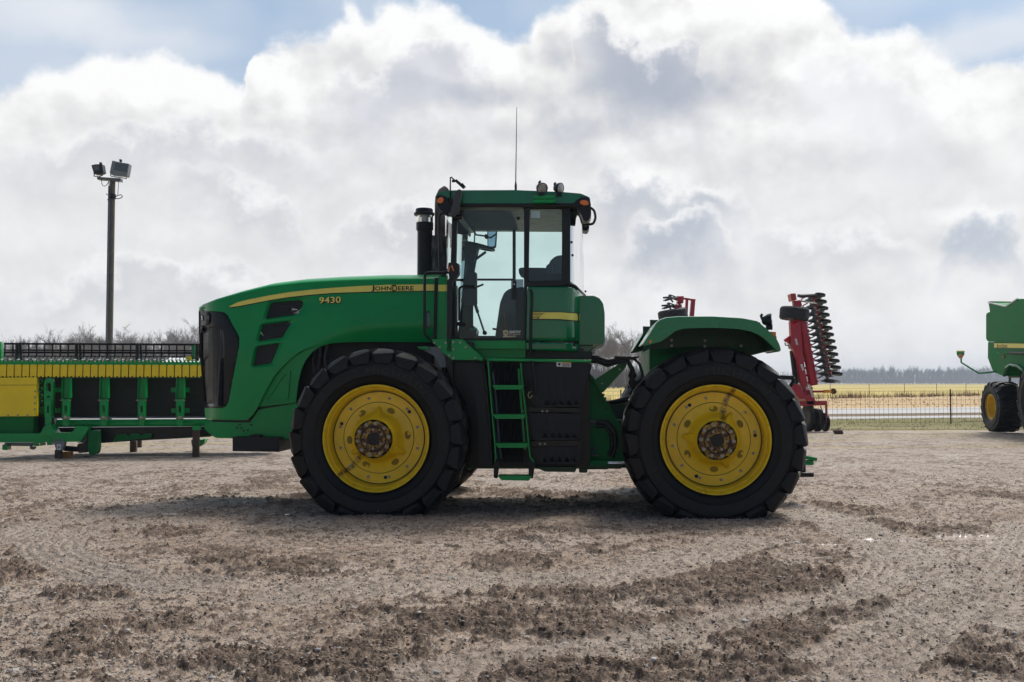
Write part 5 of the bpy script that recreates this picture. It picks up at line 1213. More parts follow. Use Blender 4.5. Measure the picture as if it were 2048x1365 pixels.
# loose stones
rng = np.random.default_rng(9)
ico = [(0, 0, 1)] + [(.894 * math.cos(R(72 * k)), .894 * math.sin(R(72 * k)), .447) for k in range(5)] + [(.894 * math.cos(R(36 + 72 * k)), .894 * math.sin(R(36 + 72 * k)), -.447) for k in range(5)] + [(0, 0, -1)]
icf = [(0, 1 + k, 1 + (k + 1) % 5) for k in range(5)] + [(1 + k, 6 + k, 1 + (k + 1) % 5) for k in range(5)] + [(1 + (k + 1) % 5, 6 + k, 6 + (k + 1) % 5) for k in range(5)] + [(11, 6 + (k + 1) % 5, 6 + k) for k in range(5)]
ico = np.array(ico); icf = np.array(icf)
def stones(name, n, ylo, yhi, smin, smax, m, label, seed, bias=None):
    rng = np.random.default_rng(seed); yy = ylo * (yhi / ylo) ** rng.random(n); uu = rng.uniform(-.56, .56, n)
    if bias: k = rng.random(n) < bias(uu, yy); yy, uu = yy[k], uu[k]; n = len(yy)
    xx = yy * uu; h, md, pa, tr_ = ground_fields(xx, yy); s = smin * (smax / smin) ** (rng.random(n) ** 1.8)
    sc = np.stack([s * rng.uniform(.7, 1.3, n), s * rng.uniform(.7, 1.3, n), s * rng.uniform(.4, .8, n)], 1); a = rng.uniform(0, 2 * PI, n)
    J = ico[None] * (1 + rng.uniform(-.18, .18, (n, 12, 1))); P_ = J * sc[:, None, :]
    x_ = P_[..., 0] * np.cos(a)[:, None] - P_[..., 1] * np.sin(a)[:, None] + xx[:, None]; y_ = P_[..., 0] * np.sin(a)[:, None] + P_[..., 1] * np.cos(a)[:, None] + yy[:, None]; z_ = P_[..., 2] + (np.clip(h, -.012, .12) + sc[:, 2] * .35)[:, None]
    co = np.stack([x_, y_, z_], 2).reshape(-1, 3); F_ = (icf[None] + 12 * np.arange(n)[:, None, None]).reshape(-1, 3)
    me = bpy.data.meshes.new(name); me.vertices.add(len(co)); me.vertices.foreach_set('co', co.ravel().astype(np.float32)); me.loops.add(F_.size); me.polygons.add(len(F_))
    me.loops.foreach_set('vertex_index', F_.ravel().astype(np.int32)); me.polygons.foreach_set('loop_start', (np.arange(len(F_)) * 3).astype(np.int32)); me.update(calc_edges=True)
    me.materials.append(m); o = bpy.data.objects.new(name, me); link(o); return tag(o, label, None, None, 'stuff')
def stone_mat(nm, lo, hi):
    m = bpy.data.materials.new(nm); m.use_nodes = True; b = NB(m.node_tree); p = m.node_tree.nodes['Principled BSDF']; g = b.n('ShaderNodeNewGeometry')
    b.put(p.inputs['Base Color'], b.mix(g.outputs['Random Per Island'], c4(lo), c4(hi))); p.inputs['Roughness'].default_value = .8; return m
dens_s = lambda u, y: .35 + .6 * (np.clip(-u * 2.2, 0, 1)) * 1.0
stones('gravel_stones', 26000, 4.2, 15, .003, .012, stone_mat('limestone_chip', (.14, .13, .125), (.48, .45, .41)), 'grey gravel stones lying loose on the yard', 21, dens_s)
stones('pebbles', 260, 4.3, 9, .010, .022, stone_mat('river_pebble', (.22, .23, .24), (.48, .47, .45)), 'larger rounded pebbles in the foreground mud', 22, dens_s)
stones('mud_crumbs', 52000, 4.2, 16, .003, .012, stone_mat('mud_crumb', (.13, .095, .07), (.36, .27, .205)), 'crumbs of dry dark mud', 23, lambda u, y: np.clip(.18 + 1.0 * ground_fields(u * y, y)[2], 0, 1))
# ================================================================= draper header on the left
HF = Frame(-8.2, 18.25, R(-7))
HD = HF.empty('draper_header', 'long green and yellow combine header with black reel behind the tractor nose', 'header')
XL, XR = HF.P(-90, 800, 0).x, HF.P(545, 800, 0).x
def hx(px, y=0): return HF.P(px, 800, y).x
def hz(py, y=0, px=240): return HF.P(px, py, y).z
def hz_at(px, py, y=0): return HF.P(px, py, y).z
z_rod, z_t0, z_t1 = hz(836), hz(840), hz(855)
mb = MB(); zc = (z_t0 + z_t1) / 2; mb.tube([(hx(105), .25, zc), (XR, .25, zc)], (z_t0 - z_t1) / 2, 20); mb.build('main_tube', 'green', HD)
mb = MB(); mb.tube([(hx(100), .02, z_rod), (XR, .02, z_rod)], .014, 8); mb.build('steel_rod', 'galv', HD)
# black back sheet with faint panels
mb = MB(); mb.box((XL, .42, z_rod - .02), (XR, .45, hz(752, .42))); 
mb.build('back_sheet', mat('black_canvas', (.010, .009, .010), .6, 0, 0, .2, 3), HD)
mb = MB(); x = hx(130)
while x < XR:
    mb.box((x + .25, .41, hz(789, .42)), (x + .9, .419, hz(782, .42))); mb.box((x + .25, .41, hz(826, .42)), (x + .9, .419, hz(819, .42))); mb.box((x + .42, .412, hz(835, .42)), (x + .45, .419, hz(757, .42))); x += .71
mb.build('back_sheet_rib', mat('black_canvas_rib', (.018, .017, .018), .7), HD)
# yellow flaps
M['yh'] = M['yellow_flat']
for k in range(-6, 32):
    px = 5.5 + 15.25 * k; a, b = HF.P(px - 6.6, 742, -.02).x, HF.P(px + 6.6, 742, -.02).x; zt, zb = hz(730, -.02), hz(755, -.02); m_ = (a + b) / 2; w = b - a
    pl = [(a, zt), (a, zb + .02), (a + .015, zb), (m_ - .022, zb), (m_ - .014, zb + .022), (m_ + .014, zb + .022), (m_ + .022, zb), (b - .015, zb), (b, zb + .02), (b, zt - .01), (b - .02, zt), (a + .02, zt)][1:]
    mb = MB(); mb.prism([(a, zt - .01)] + pl, [], lambda x, z: (x, -.02 - .02 * (zt - z), z), lambda x, z: (x, .01, z)); mb.build('flap', 'yellow_flat', HD, bevel=.004)
mb = MB(); mb.box((XL, .02, hz(757, 0)), (XR, .10, hz(728, 0))); mb.build('flap_rail', 'green_dark', HD)
mb = MB(); mb.box((XL, .0, hz(730.5, .05)), (XR, .30, hz(724.5, .05))); 
x = XL
while x < XR:
    mb.add([(x, .04, hz(725, .05)), (x + .055, .04, hz(725, .05)), (x + .028, .02, hz(718.5, .05)), (x + .028, .08, hz(725, .05))], [(0, 1, 2), (1, 3, 2), (3, 0, 2)]); x += .071
mb.build('rear_lip', 'green', HD)
mb = MB(); x = XL
while x < XR:
    mb.tube([(x, .10, hz(726, .05)), (x + .02, .10, hz(720, .05)), (x + .045, .16, hz(719, .05)), (x + .055, .2, hz(725, .05))], .009, 5, False); x += .142
mb.build('knife_guard', 'galv', HD)
# reel
yr = 1.3
mb = MB()
for py, r_ in ((689, .022), (701.5, .016), (706, .022), (713.5, .014)): mb.tube([(HF.P(8, 700, yr).x, yr, hz(py, yr)), (XR, yr, hz(py, yr))], r_, 6)
x = HF.P(10, 700, yr).x
for k in range(38):
    q = x + k * .147; mb.tube([(q, yr, hz(689, yr)), (q, yr, hz(713.5, yr))], .015, 5)
for px in (36, 155, 276, 395, 515): q = HF.P(px, 700, yr).x; mb.tube([(q, yr - .05, hz(688, yr)), (q, yr - .05, hz(722, yr))], .035, 6); mb.tube([(q + .06, yr - .05, hz(688, yr)), (q + .08, yr - .05, hz(722, yr))], .025, 6)
mb.build('reel', 'black', HD)
mb = MB(); q = HF.P(10, 700, yr).x
for k in range(76):
    a = q + k * .0735; mb.tube([(a, yr - .1, hz(722, yr)), (a + .005, yr - .1, hz(717, yr)), (a + .04, yr - .1, hz(714, yr)), (a + .085, yr - .1, hz(713, yr))], .008, 4, False)
mb.build('reel_tine', mat('tine_grey', (.09, .10, .115), .4), HD)
mb = MB(); HF.plate(mb, rounded([(383, 692), (389, 690), (390, 693), (389, 722), (384, 722)], 1), 1.25, 1.35); HF.plate(mb, [(-12, 684), (1, 684), (3, 722), (-12, 730)], .9, 1.0); mb.build('reel_arm', 'green', HD, bevel=.01)
mb = MB(); HF.plate(mb, [(371, 714), (381, 714), (382, 722), (370, 722)], 1.1, 1.3); mb.build('reel_motor', 'yellow_flat', HD, bevel=.01)
# big yellow panel and the green beam below it
mb = MB(); HF.plate(mb, [(-90, 757), (73, 755), (72.5, 833), (-90, 834)], -.06, .06); YP = mb.build('yellow_cover', 'yellow_flat', HD, bevel=.01)
mb = MB(); HF.plate(mb, [(-90, 770.5), (73, 770), (73, 771), (-90, 771.5)], -.063, -.05); mb.build('cover_seam', mat('cover_seam_shade', (.3, .2, .01), .6), YP)
mb = MB()
for px, py in ((70.5, 783), (70.5, 795), (70, 807), (70, 819), (16.5, 831), (36, 831), (55.5, 830.5)): q = HF.P(px, py, -.06); mb.lathe([(.018, 0), (.018, -.008), (0, -.009)], tuple(q), n=8)
mb.build('rivet', 'steel', YP)
mb = MB(); HF.plate(mb, [(-90, 834), (68, 833.5), (67, 868), (-90, 869)], .05, .3); mb.build('trough', 'green_matt', HD, bevel=.01)
mb = MB(); HF.plate(mb, rounded([(-90, 868), (80, 867.5), (88, 853), (105, 850), (112, 866), (140, 866), (147, 862), (149, 857), (150, 853), (178, 853), (172, 866), (160, 884), (-90, 886)], 2), -.10, .15); BM = mb.build('lower_beam', 'green', HD, bevel=.01)
mb = MB(); HF.plate(mb, rounded([(66, 885), (84, 884), (84, 892), (68, 893)], 1), -.1, .1, [rounded([(71, 886.5), (80, 886.5), (80, 890), (71, 890)], 1)]); mb.build('lug_bracket', 'green', BM, bevel=.006); mb = MB(); HF.plate(mb, [(92, 880), (103, 880), (102, 891), (94, 891)], -.12, .1); mb.build('lug_bracket', 'green', BM, bevel=.006); mb = MB(); HF.plate(mb, rounded([(5, 890), (14, 888), (14, 901), (4, 900)], 1), 0, .2); mb.build('lug_bracket', 'green', BM, bevel=.006)
mb = MB(); HF.plate(mb, [(8, 886), (66, 886), (60, 893), (12, 892)], .1, .4); HF.plate(mb, [(60, 893), (70, 895), (66, 900), (59, 898)], .1, .2); mb.build('skid_cover', 'grey', HD)
# uprights
def upright(cx, first=False):
    mb = MB(); HF.plate(mb, [(cx - 6.5, 755), (cx + 7, 755), (cx + 8, 790), (cx + 8.2, 836), (cx + 5, 836), (cx + 5, 797), (cx - 5, 797), (cx - 5, 836), (cx - 8.2, 836), (cx - 8, 790)], .12, .2)
    HF.plate(mb, [(cx - 4.6, 756), (cx + 4.6, 756), (cx + 6, 797), (cx - 6, 797)], .20, .42)
    HF.plate(mb, [(cx - 7.6, 756), (cx - 5.6, 756), (cx - 7, 797), (cx - 8.6, 797)], .05, .2); HF.plate(mb, [(cx + 5.6, 756), (cx + 7.6, 756), (cx + 8.6, 797), (cx + 7, 797)], .05, .2)
    o = mb.build('upright', 'green', HD, bevel=.006)
    mb = MB(); HF.plate(mb, rounded([(cx - 5, 802), (cx - 3.5, 799), (cx + 3.5, 799), (cx + 5, 802), (cx + 6, 838), (cx + 5, 852), (cx - 5, 852), (cx - 6, 838)], 1), -.02, .06, [rounded([(cx - 2.5, 812), (cx + 2.5, 812), (cx + 2.8, 824), (cx, 828), (cx - 2.8, 824)], 1)]); l = mb.build('link', 'green', o, bevel=.006)
    mb = MB(); a, b = HF.P(cx - 11, 801, .0), HF.P(cx + 11, 801, .0); mb.tube([a, b], .012, 6); mb.build('pin', 'steel', l); mb = MB(); a, b = HF.P(cx - 7, 837, -.03), HF.P(cx + 7, 837, -.03); mb.tube([a, b], .02, 6); mb.lathe([(0, -.02), (.03, -.02), (.03, .02)], tuple(HF.P(cx, 835, -.03)), n=8); mb.build('pin', 'steel', l)
for cx in (131, 207, 283, 359.5, 436): upright(cx)
mb = MB(); HF.plate(mb, rounded([(88, 764), (92, 757), (103, 756), (107, 763), (106, 800), (104.5, 836), (89, 836), (88, 800)], 2), -.02, .08, [rounded([(92.5, 770), (94, 766), (100, 766), (102, 770), (101.5, 784), (93, 784)], 2), rounded([(91, 796), (96, 791), (102, 796)], 1)])
HF.plate(mb, rounded([(91, 801), (101, 801), (102, 850), (90, 850)], 1), -.08, -.02, [rounded([(94, 812), (98.5, 812), (98.5, 826), (94, 826)], 1)]); HF.plate(mb, [(92, 850), (101, 850), (112, 867), (113, 871), (79, 871), (81, 867)], -.14, -.08); mb.build('end_upright', 'green', HD, bevel=.006)
mb = MB()
for py in (764, 780, 793, 804, 823): HF.plate(mb, ell(80.5, py, 4.5, 5 if py < 800 else 3.5, 12), .1, .14, [ell(80.5, py, 2.6, 3, 10)])
HF.plate(mb, [(76, 757), (78, 757), (78, 829), (76, 829)], .12, .16)
HF.plate(mb, [(75, 815), (88, 815), (88, 829), (75, 829)], .12, .2); mb.build('lattice', 'green_matt', HD)
for pxa in (110, 345):
    for py in (776, 817): 
        mb = MB(); HF.plate(mb, [(pxa - (3 if pxa > 200 else 0), py), (pxa + 12, py), (pxa + 12, py + 9), (pxa - (3 if pxa > 200 else 0), py + 9)], .38, .41); mb.build('clamp_plate', 'green', HD, bevel=.004); mb = MB()
        if pxa > 200: HF.plate(mb, [(pxa + 23, py), (pxa + 34, py), (pxa + 34, py + 9), (pxa + 23, py + 9)], .38, .41)
        if pxa > 200: mb.build('clamp_plate', 'green', HD, bevel=.004)
# underside: black drives and the scalloped pan
mb = MB(); HF.plate(mb, [(70, 840), (110, 856), (560, 852), (560, 868), (410, 872), (200, 887), (160, 884), (100, 870)], .45, 1.2); mb.build('underside', 'black', HD)
mb = MB(); HF.plate(mb, rounded([(232, 870), (250, 868), (256, 873), (262, 868), (276, 868), (282, 873), (288, 868), (302, 868), (303, 876), (260, 880), (225, 884)], 1), .38, .44); HF.plate(mb, [(150, 886), (200, 886), (420, 874), (420, 871), (200, 882)], .8, 1.3); mb.build('pan', 'green_matt', HD)
mb = MB(); HF.plate(mb, [(62, 833), (108, 833), (112, 868), (62, 870)], .35, .5); mb.build('dark_gap_filler', 'black', HD); mb = MB(); HF.plate(mb, rounded([(177, 862), (194, 861), (195, 895), (193, 907), (186, 911), (178, 909), (176, 898)], 3), .0, .25); mb.build('gearcase', 'green_matt', HD, bevel=.02)  # first plate: black filler added to darken the gap behind the trough
mb = MB(); HF.plate(mb, [(160, 884), (171, 866), (174, 866), (174, 882), (166, 886)], .1, .14); mb.build('stay', 'galv', HD)
mb = MB(); mb.tube([HF.P(128, 897, .1), HF.P(155, 899, .1)], .05, 10); HF.plate(mb, rounded([(154, 888), (176, 886), (178, 905), (156, 907)], 4), .05, .4); mb.build('driveshaft', 'black', HD)
mb = MB(); HF.plate(mb, rounded([(382, 880), (404, 880), (410, 878), (409, 886), (402, 893), (384, 894)], 2), 1.4, 1.7); mb.build('divider_foot', 'green', HD, bevel=.01)
# parking stand under the left end
mb = MB(); HF.plate(mb, rounded([(108, 884), (128, 884), (128, 889), (125, 900), (112, 900), (109, 890)], 1), -.16, -.02); 
for px in (109, 115.5, 124.5): q = HF.P(px, 883.5, -.1); mb.lathe([(.02, 0), (.02, .04), (0, .045)], tuple(q), 'z', 6)
SD = mb.build('mounting_bracket', 'grey', HD, bevel=.01)
mb = MB(); HF.plate(mb, rounded([(113.5, 889.5), (122, 889.5), (121.5, 900.5), (114, 900)], 1), -.166, -.16); LBp = mb.build('warning_label', 'white', SD)
mb = MB(); HF.plate(mb, ell(117.8, 894.5, 2.6, 3, 12), -.168, -.166, [ell(117.8, 894.5, 1.8, 2.1, 10)]); mb.beam(HF.P(116, 892.5, -.168), HF.P(119.6, 896.5, -.168), .008, .002, (0, 1, 0)); mb.build('label_print', 'black', LBp)
def post(px, pyt, yd, w, label, name='wood_block', m='wood', h=None, cat='wooden block', grp=None, base=0):
    a = HF.P(px, pyt, yd); x0, x1 = a.x - w / 2, a.x + w / 2
    mb = MB(); mb.box((0 - w / 2, -w / 2, base), (w / 2, w / 2, a.z)); o = mb.build(name, m, None, bevel=.006)
    o.location = HF.o + HF.ex * a.x + HF.ey * yd; o.rotation_euler.z = -HF.yaw; tag(o, label, cat, grp); return o
post(392.5, 861, .02, .115, 'tall weathered wooden post under the header tube, beside the tractor nose', 'wooden_post', cat='wooden post')
HC = MB(); HF.plate(HC, rounded([(385, 852), (399.5, 852), (399.5, 861), (385, 861)], 1), -.05, .12); HC.build('post_clamp', 'green', HD, bevel=.005)
post(267.5, 882, 1.5, .12, 'shorter wooden post standing back under the middle of the header', 'wooden_post', cat='wooden post')
post(278.5, 880, 3.0, .10, 'stub of wooden post farthest back under the header, partly behind another post', 'wooden_post', cat='wooden post')
post(549, 880, 1.9, .12, 'wooden post mostly hidden behind the black front weight of the tractor', 'wooden_post', cat='wooden post')
post(117.5, 900, -.08, .11, 'dark wooden block under the grey parking stand of the header')
post(135, 904, .10, .16, 'orange fresh-cut wooden block beside the dark block under the header', m='wood_orange')
# ================================================================= floodlight mast
lx, ly = -14.15, 35.0
LP = tag(empty('floodlight_mast', (lx, ly, 0)), 'tall grey mast with two floodlights behind the header', 'light mast')
LF = Frame(lx, ly, 0)
ztop = LF.P(224, 357, 0).z; mb = MB(); mb.tube([(0, .0, 0), (0, 0, ztop)], [.105, .095], 16); PO = mb.build('pole', mat('weathered_pole', (.13, .115, .095), .7, 0, 0, .2, 6), LP)
mb = MB(); mb.box((-.10, -.13, 0), (-.02, -.09, ztop - .3)); mb.build('conduit', 'galv', PO)
mb = MB(); LF.plate(mb, [(194, 354), (241, 357), (241, 363), (194, 359)], -.12, .10); mb.beam(LF.P(219, 361, -.13), LF.P(227, 371, -.13), .04, .03); AR = mb.build('crossarm', 'galv', LP, bevel=.005)
def flood(poly, glass_, yoke, m, nm_label):
    mb = MB(); LF.plate(mb, rounded(poly, 1), -.38, -.12); o = mb.build('floodlight', m, LP, bevel=.015); o['label'] = nm_label
    mb = MB(); LF.plate(mb, glass_, -.395, -.381); mb.build('lamp_glass', mat('dark_lamp_glass', (.08, .08, .075), .15, .4, 1, .4, 30), o, bevel=.004)
    mb = MB(); mb.tube(LF.path(yoke, -.25), .02, 6); mb.build('yoke', 'galv', o)
    return o
flood([(182.5, 331), (190, 329), (204, 328.5), (206.5, 345), (199, 348), (188, 348.5)], [(185, 332), (197.5, 330), (199, 340), (187.5, 342.5)], [(188, 347), (188.5, 353), (198, 354), (205, 351), (207, 337)], 'black', 'small black floodlight')
flood([(224.5, 321.5), (240, 325), (258, 328), (254, 351), (253, 353), (221, 349), (219.5, 345), (222, 333)], [(231, 326), (256, 329), (253.5, 345), (228, 340)], [(221, 349), (222, 353), (243, 356), (252.5, 358), (254, 350)], 'grey', 'large grey floodlight')
mb = MB(); LF.plate(mb, [(198, 325), (202.5, 325), (202, 329), (199, 329)], -.3, -.2); LF.plate(mb, [(238, 319), (242.5, 319), (241.5, 324), (239, 324)], -.3, -.2); mb.build('photocell', 'black', LP)
mb = MB()
mb.tube(LF.path([(203, 359), (203.5, 367), (206, 372), (209.5, 373), (214, 370), (218, 363)], -.2), .012, 6); mb.tube(LF.path([(237.5, 358), (236.5, 375), (235.5, 392)], -.2), .010, 6)
mb.tube(LF.path([(213, 390), (213.5, 388), (218, 393), (224, 397), (236, 398), (243, 396), (245, 393), (242, 390), (236, 391), (228, 396), (220, 394), (215, 401)], -.2), .016, 6); mb.tube(LF.path([(218, 363), (218, 380), (219, 390)], -.16), .012, 6); mb.tube([(0, 0, LF.P(224, 398, 0).z), (0, 0, LF.P(224, 389, 0).z)], .125, 12); mb.build('cable', 'black', LP)
# ================================================================= red tillage implement
IFm = Frame(8.85, 28.6, 0)
IM = IFm.empty('folding_disc_harrow', 'tall red folded tillage implement with stacked discs behind the rear wheel', 'tillage implement')
mb = MB()
IFm.plate(mb, [(1581, 588), (1591.5, 586), (1594, 600), (1584, 603)], -.2, .15); IFm.plate(mb, [(1587, 602), (1602, 600), (1605, 613), (1589, 615)], -.1, .1)
IFm.plate(mb, [(1581, 642), (1601, 640), (1606, 700), (1611, 745), (1617, 775), (1625, 795), (1612, 796), (1603, 770), (1595, 722), (1583, 690)], -.22, .0)
W1 = mb.build('wing_beam', 'red', IM, bevel=.02)
mb = MB()
a, b = IFm.P(1603, 641, -.05), IFm.P(1627, 771, -.05); mb.tube([a, b], .13, 16)
for k in range(9): q = a.lerp(b, (k + .5) / 9); d = (b - a).normalized(); mb.tube([q - d * .03, q + d * .03], .165, 12)
mb.build('wing_tube', 'red', IM, smooth=40)
mb = MB()
for px, py in ((1589.5, 678), (1591, 684), (1601, 729), (1603, 735), (1612, 774)): IFm.plate(mb, [(px, py), (px + 4, py - .5), (px + 5.5, py + 6), (px + 1.5, py + 6.5)], -.235, -.22)
mb.build('label', 'white', W1)
mb = MB(); mb.tube([IFm.P(1584, 702, .05), IFm.P(1592, 768, .05)], .075, 12); mb.tube([IFm.P(1594, 704, .2), IFm.P(1599, 765, .2)], .075, 12); mb.build('hydraulic_ram', 'black', IM, smooth=50)
mb = MB(); mb.tube([IFm.P(1583, 690, .05), IFm.P(1584.5, 702, .05)], .045, 8); mb.tube([IFm.P(1592, 690, .2), IFm.P(1594, 704, .2)], .045, 8); IFm.plate(mb, ell(1581, 692, 3.5, 7), -.1, .0); mb.build('ram_end', 'tan', IM)
mb = MB(); mb.tube(IFm.path([(1569, 683), (1576, 678), (1583, 672)], -.1), .04, 6); IFm.plate(mb, [(1570, 679), (1583, 670), (1586, 690), (1578, 688)], -.1, .05); mb.build('lock_arm', 'red', IM); mb = MB(); mb.tube(IFm.path([(1570, 686), (1571, 691), (1577, 691)], -.1), .02, 6); mb.build('hose', 'hose', IM)
def small_tyre(c, ax, r_, w, m='rubber', hub='galv', name='wheel', parent=IM):
    mb = MB(); mb.lathe([(r_ * .5, -w * .42), (r_ * .9, -w * .5), (r_, -w * .36), (r_, w * .36), (r_ * .9, w * .5), (r_ * .5, w * .42)], n=28)
    q = Vector((0, 1, 0)).rotation_difference(Vector(ax)); mb.v = [tuple(Vector(c) + q @ Vector(v)) for v in mb.v]; o = mb.build(name, m, parent, smooth=35)
    mh = MB(); mh.lathe([(0, -w * .3), (r_ * .5, -w * .42), (r_ * .5, w * .42), (0, w * .3)], n=20); mh.v = [tuple(Vector(c) + q @ Vector(v)) for v in mh.v]; mh.build('hub', hub, o)
    return o
def treaded():
    m = mat('transport_tyre', (.022, .024, .027), .7, 0, 0, .1, 9); b = NB(m.node_tree); p = m.node_tree.nodes['Principled BSDF']; tc = b.n('ShaderNodeTexCoord').outputs['Object']
    v = b.n('ShaderNodeTexVoronoi'); b.put(v.inputs['Vector'], tc); v.inputs['Scale'].default_value = 16
    bp = b.n('ShaderNodeBump'); bp.inputs['Strength'].default_value = 1; bp.inputs['Distance'].default_value = .03; b.put(bp.inputs['Height'], b.mr(v.outputs['Distance'], .2, .45, 1, 0)); b.put(p.inputs['Normal'], bp.outputs[0]); return m
TTm = treaded()
small_tyre(IFm.P(1588.5, 628, -.25), (.10, 0, 1), .41, .36, TTm, 'red')
mb = MB(); mb.tube([IFm.P(1590, 645, -.25), IFm.P(1592, 655, -.15)], .07, 8); mb.build('axle_stub', 'red', IM)
def disc(c, ax, r_, parent, name='disc', notch=10):
    mb = MB(); V = [(0, .03, 0)]
    for k in range(notch * 4):
        a = 2 * PI * k / (notch * 4); q = r_ * (1 if k % 4 < 2 else .86); V.append((q * math.cos(a), 0, q * math.sin(a)))
    n_ = notch * 4; k0 = len(V); V += [(x, y + .012, z) for x, y, z in V[:]]
    F_ = [(0, 1 + k, 1 + (k + 1) % n_) for k in range(n_)] + [(k0, k0 + 1 + (k + 1) % n_, k0 + 1 + k) for k in range(n_)] + [(1 + k, k0 + 1 + k, k0 + 1 + (k + 1) % n_, 1 + (k + 1) % n_) for k in range(n_)]
    q = Vector((0, 1, 0)).rotation_difference(Vector(ax)); mb.add([tuple(Vector(c) + q @ Vector(v)) for v in V], F_); return mb.build(name, 'disc', parent, smooth=30)
random.seed(3)
for k in range(13):
    xe, ye = 1650 + 2.84 * k, 589 + 13.15 * k
    if k < 13:
        w = small_tyre(IFm.P(xe - 10, ye + 1.2, .35 + .02 * (k % 2)), (.14, .12, 1), .155, .075, 'rubber', 'black', 'press_wheel')
    if k > 0:
        disc(IFm.P(xe - 36, ye + 3.0, .1), (.16 + random.uniform(-.05, .05), -.22, 1), .27, IM); disc(IFm.P(xe - 26, ye - 3, .45), (-.12, .20, 1), .25, IM)
    else: disc(IFm.P(xe - 14, ye + 3, .45), (.05, .3, 1), .16, IM)
disc(IFm.P(1664, 762, .2), (.1, -.2, 1), .24, IM); disc(IFm.P(1655, 764, .1), (.1, -.2, 1), .20, IM)
mb = MB(); mb.tube([IFm.P(1621, 596, .22), IFm.P(1656, 766, .22)], .045, 10); mb.build('disc_shaft', 'galv', IM)
mb = MB(); mb.beam(IFm.P(1629, 594, .4), IFm.P(1660, 755, .4), .10, .07); 
for k in range(13):
    xe, ye = 1650 + 2.84 * k, 589 + 13.15 * k; mb.tube([IFm.P(xe - 31, ye + 8, .25), IFm.P(xe - 26, ye + 4, .3)], .05, 6)
    mb.tube([IFm.P(1603 + 2.2 * k, ye + 12, .0), IFm.P(xe - 46, ye + 9, .0), IFm.P(xe - 38, ye + 5, .1)], .018, 5)
mb.build('gang_frame', 'red', IM)
mb = MB(); mb.beam(IFm.P(1596, 592, .1), IFm.P(1640, 590, .3), .08, .08); mb.tube([IFm.P(1600, 593, .0), IFm.P(1630, 591, .2)], .05, 8); mb.build('gang_tie', 'disc', IM)
mb = MB()
for k in range(12):
    xe, ye = 1650 + 2.84 * k, 589 + 13.15 * k; mb.tube([IFm.P(xe - 30, ye + 9, .2), IFm.P(xe - 29, ye + 16, .2)], .065, 8)
mb.build('spool', 'galv', IM)
# base frame and lower gang
mb = MB(); IFm.plate(mb, [(1583, 770), (1598, 768), (1604, 780), (1612, 790), (1628, 790), (1628, 798), (1600, 798), (1591, 790)], -.3, .2); IFm.plate(mb, [(1598, 803), (1653, 802), (1653, 811), (1600, 813)], -.3, -.18); IFm.plate(mb, [(1651, 802), (1654.5, 802), (1656, 848), (1652, 848)], -.3, -.22); IFm.plate(mb, [(1636, 838), (1653, 838), (1653, 845), (1636, 845)], -.3, -.22)
mb.beam(IFm.P(1618, 765, -.1), IFm.P(1627, 798, -.1), .07, .07); mb.beam(IFm.P(1625, 775, -.25), IFm.P(1612, 800, -.25), .05, .05); 
mb.box((-4.6, .6, .9), (-.1, .9, 1.12)); mb.box((-4.6, 1.8, .9), (-.1, 2.0, 1.12)); mb.box((-2.6, -2.5, .75), (-2.3, 2.0, .95)); mb.box((-.5, -.3, .75), (-.25, 2.0, .95)); mb.box((-4.6, -.3, .75), (-4.35, 2.0, .95))
mb.build('base_frame', 'red', IM, bevel=.015)
mb = MB(); mb.tube([IFm.P(1622, 795, -.26), IFm.P(1634, 806, -.26)], .03, 8)
for px in (1625, 1641): mb.tube([IFm.P(px, 812, -.2), IFm.P(px + 8, 838, -.2)], .022, 6)
mb.tube([IFm.P(1618, 770, -.3), IFm.P(1626, 795, -.3)], .03, 6); mb.build('strut', 'white_paint', IM)
for px, py, r_ in ((1617, 835, .40), (1634, 838, .33), (1650.5, 844, .25)):
    c = IFm.P(px, py, -.1); c.z = r_ - .01; small_tyre(c, (1, .15, 0), r_, .13 if r_ > .3 else .09, 'rubber', 'disc', 'gauge_wheel')
disc(IFm.P(1629, 838, -.3), (1, .5, 0), .26, IM); disc(IFm.P(1641, 838, -.25), (1, .5, 0), .24, IM)
for k in range(8): c = (-.6 - .5 * k, .9, .33); disc(c, (1, .3, 0), .30, IM)
mb = MB(); mb.tube([IFm.P(1603, 783.5, -.2), IFm.P(1647, 783.5, -.2)], .03, 8); mb.build('light_arm', 'red', IM); mb = MB(); mb.tube([IFm.P(1647, 783.5, -.2), IFm.P(1664, 783, -.2)], .045, 8); mb.build('arm_tape', 'orange_tape', IM)
q = IFm.P(1667, 783, -.2); mb = MB(); mb.lathe([(0, -.07), (.07, -.05), (.09, 0), (.07, .05), (0, .07)], tuple(q), n=14); mb.build('marker_lamp', 'rust', IM, smooth=50)
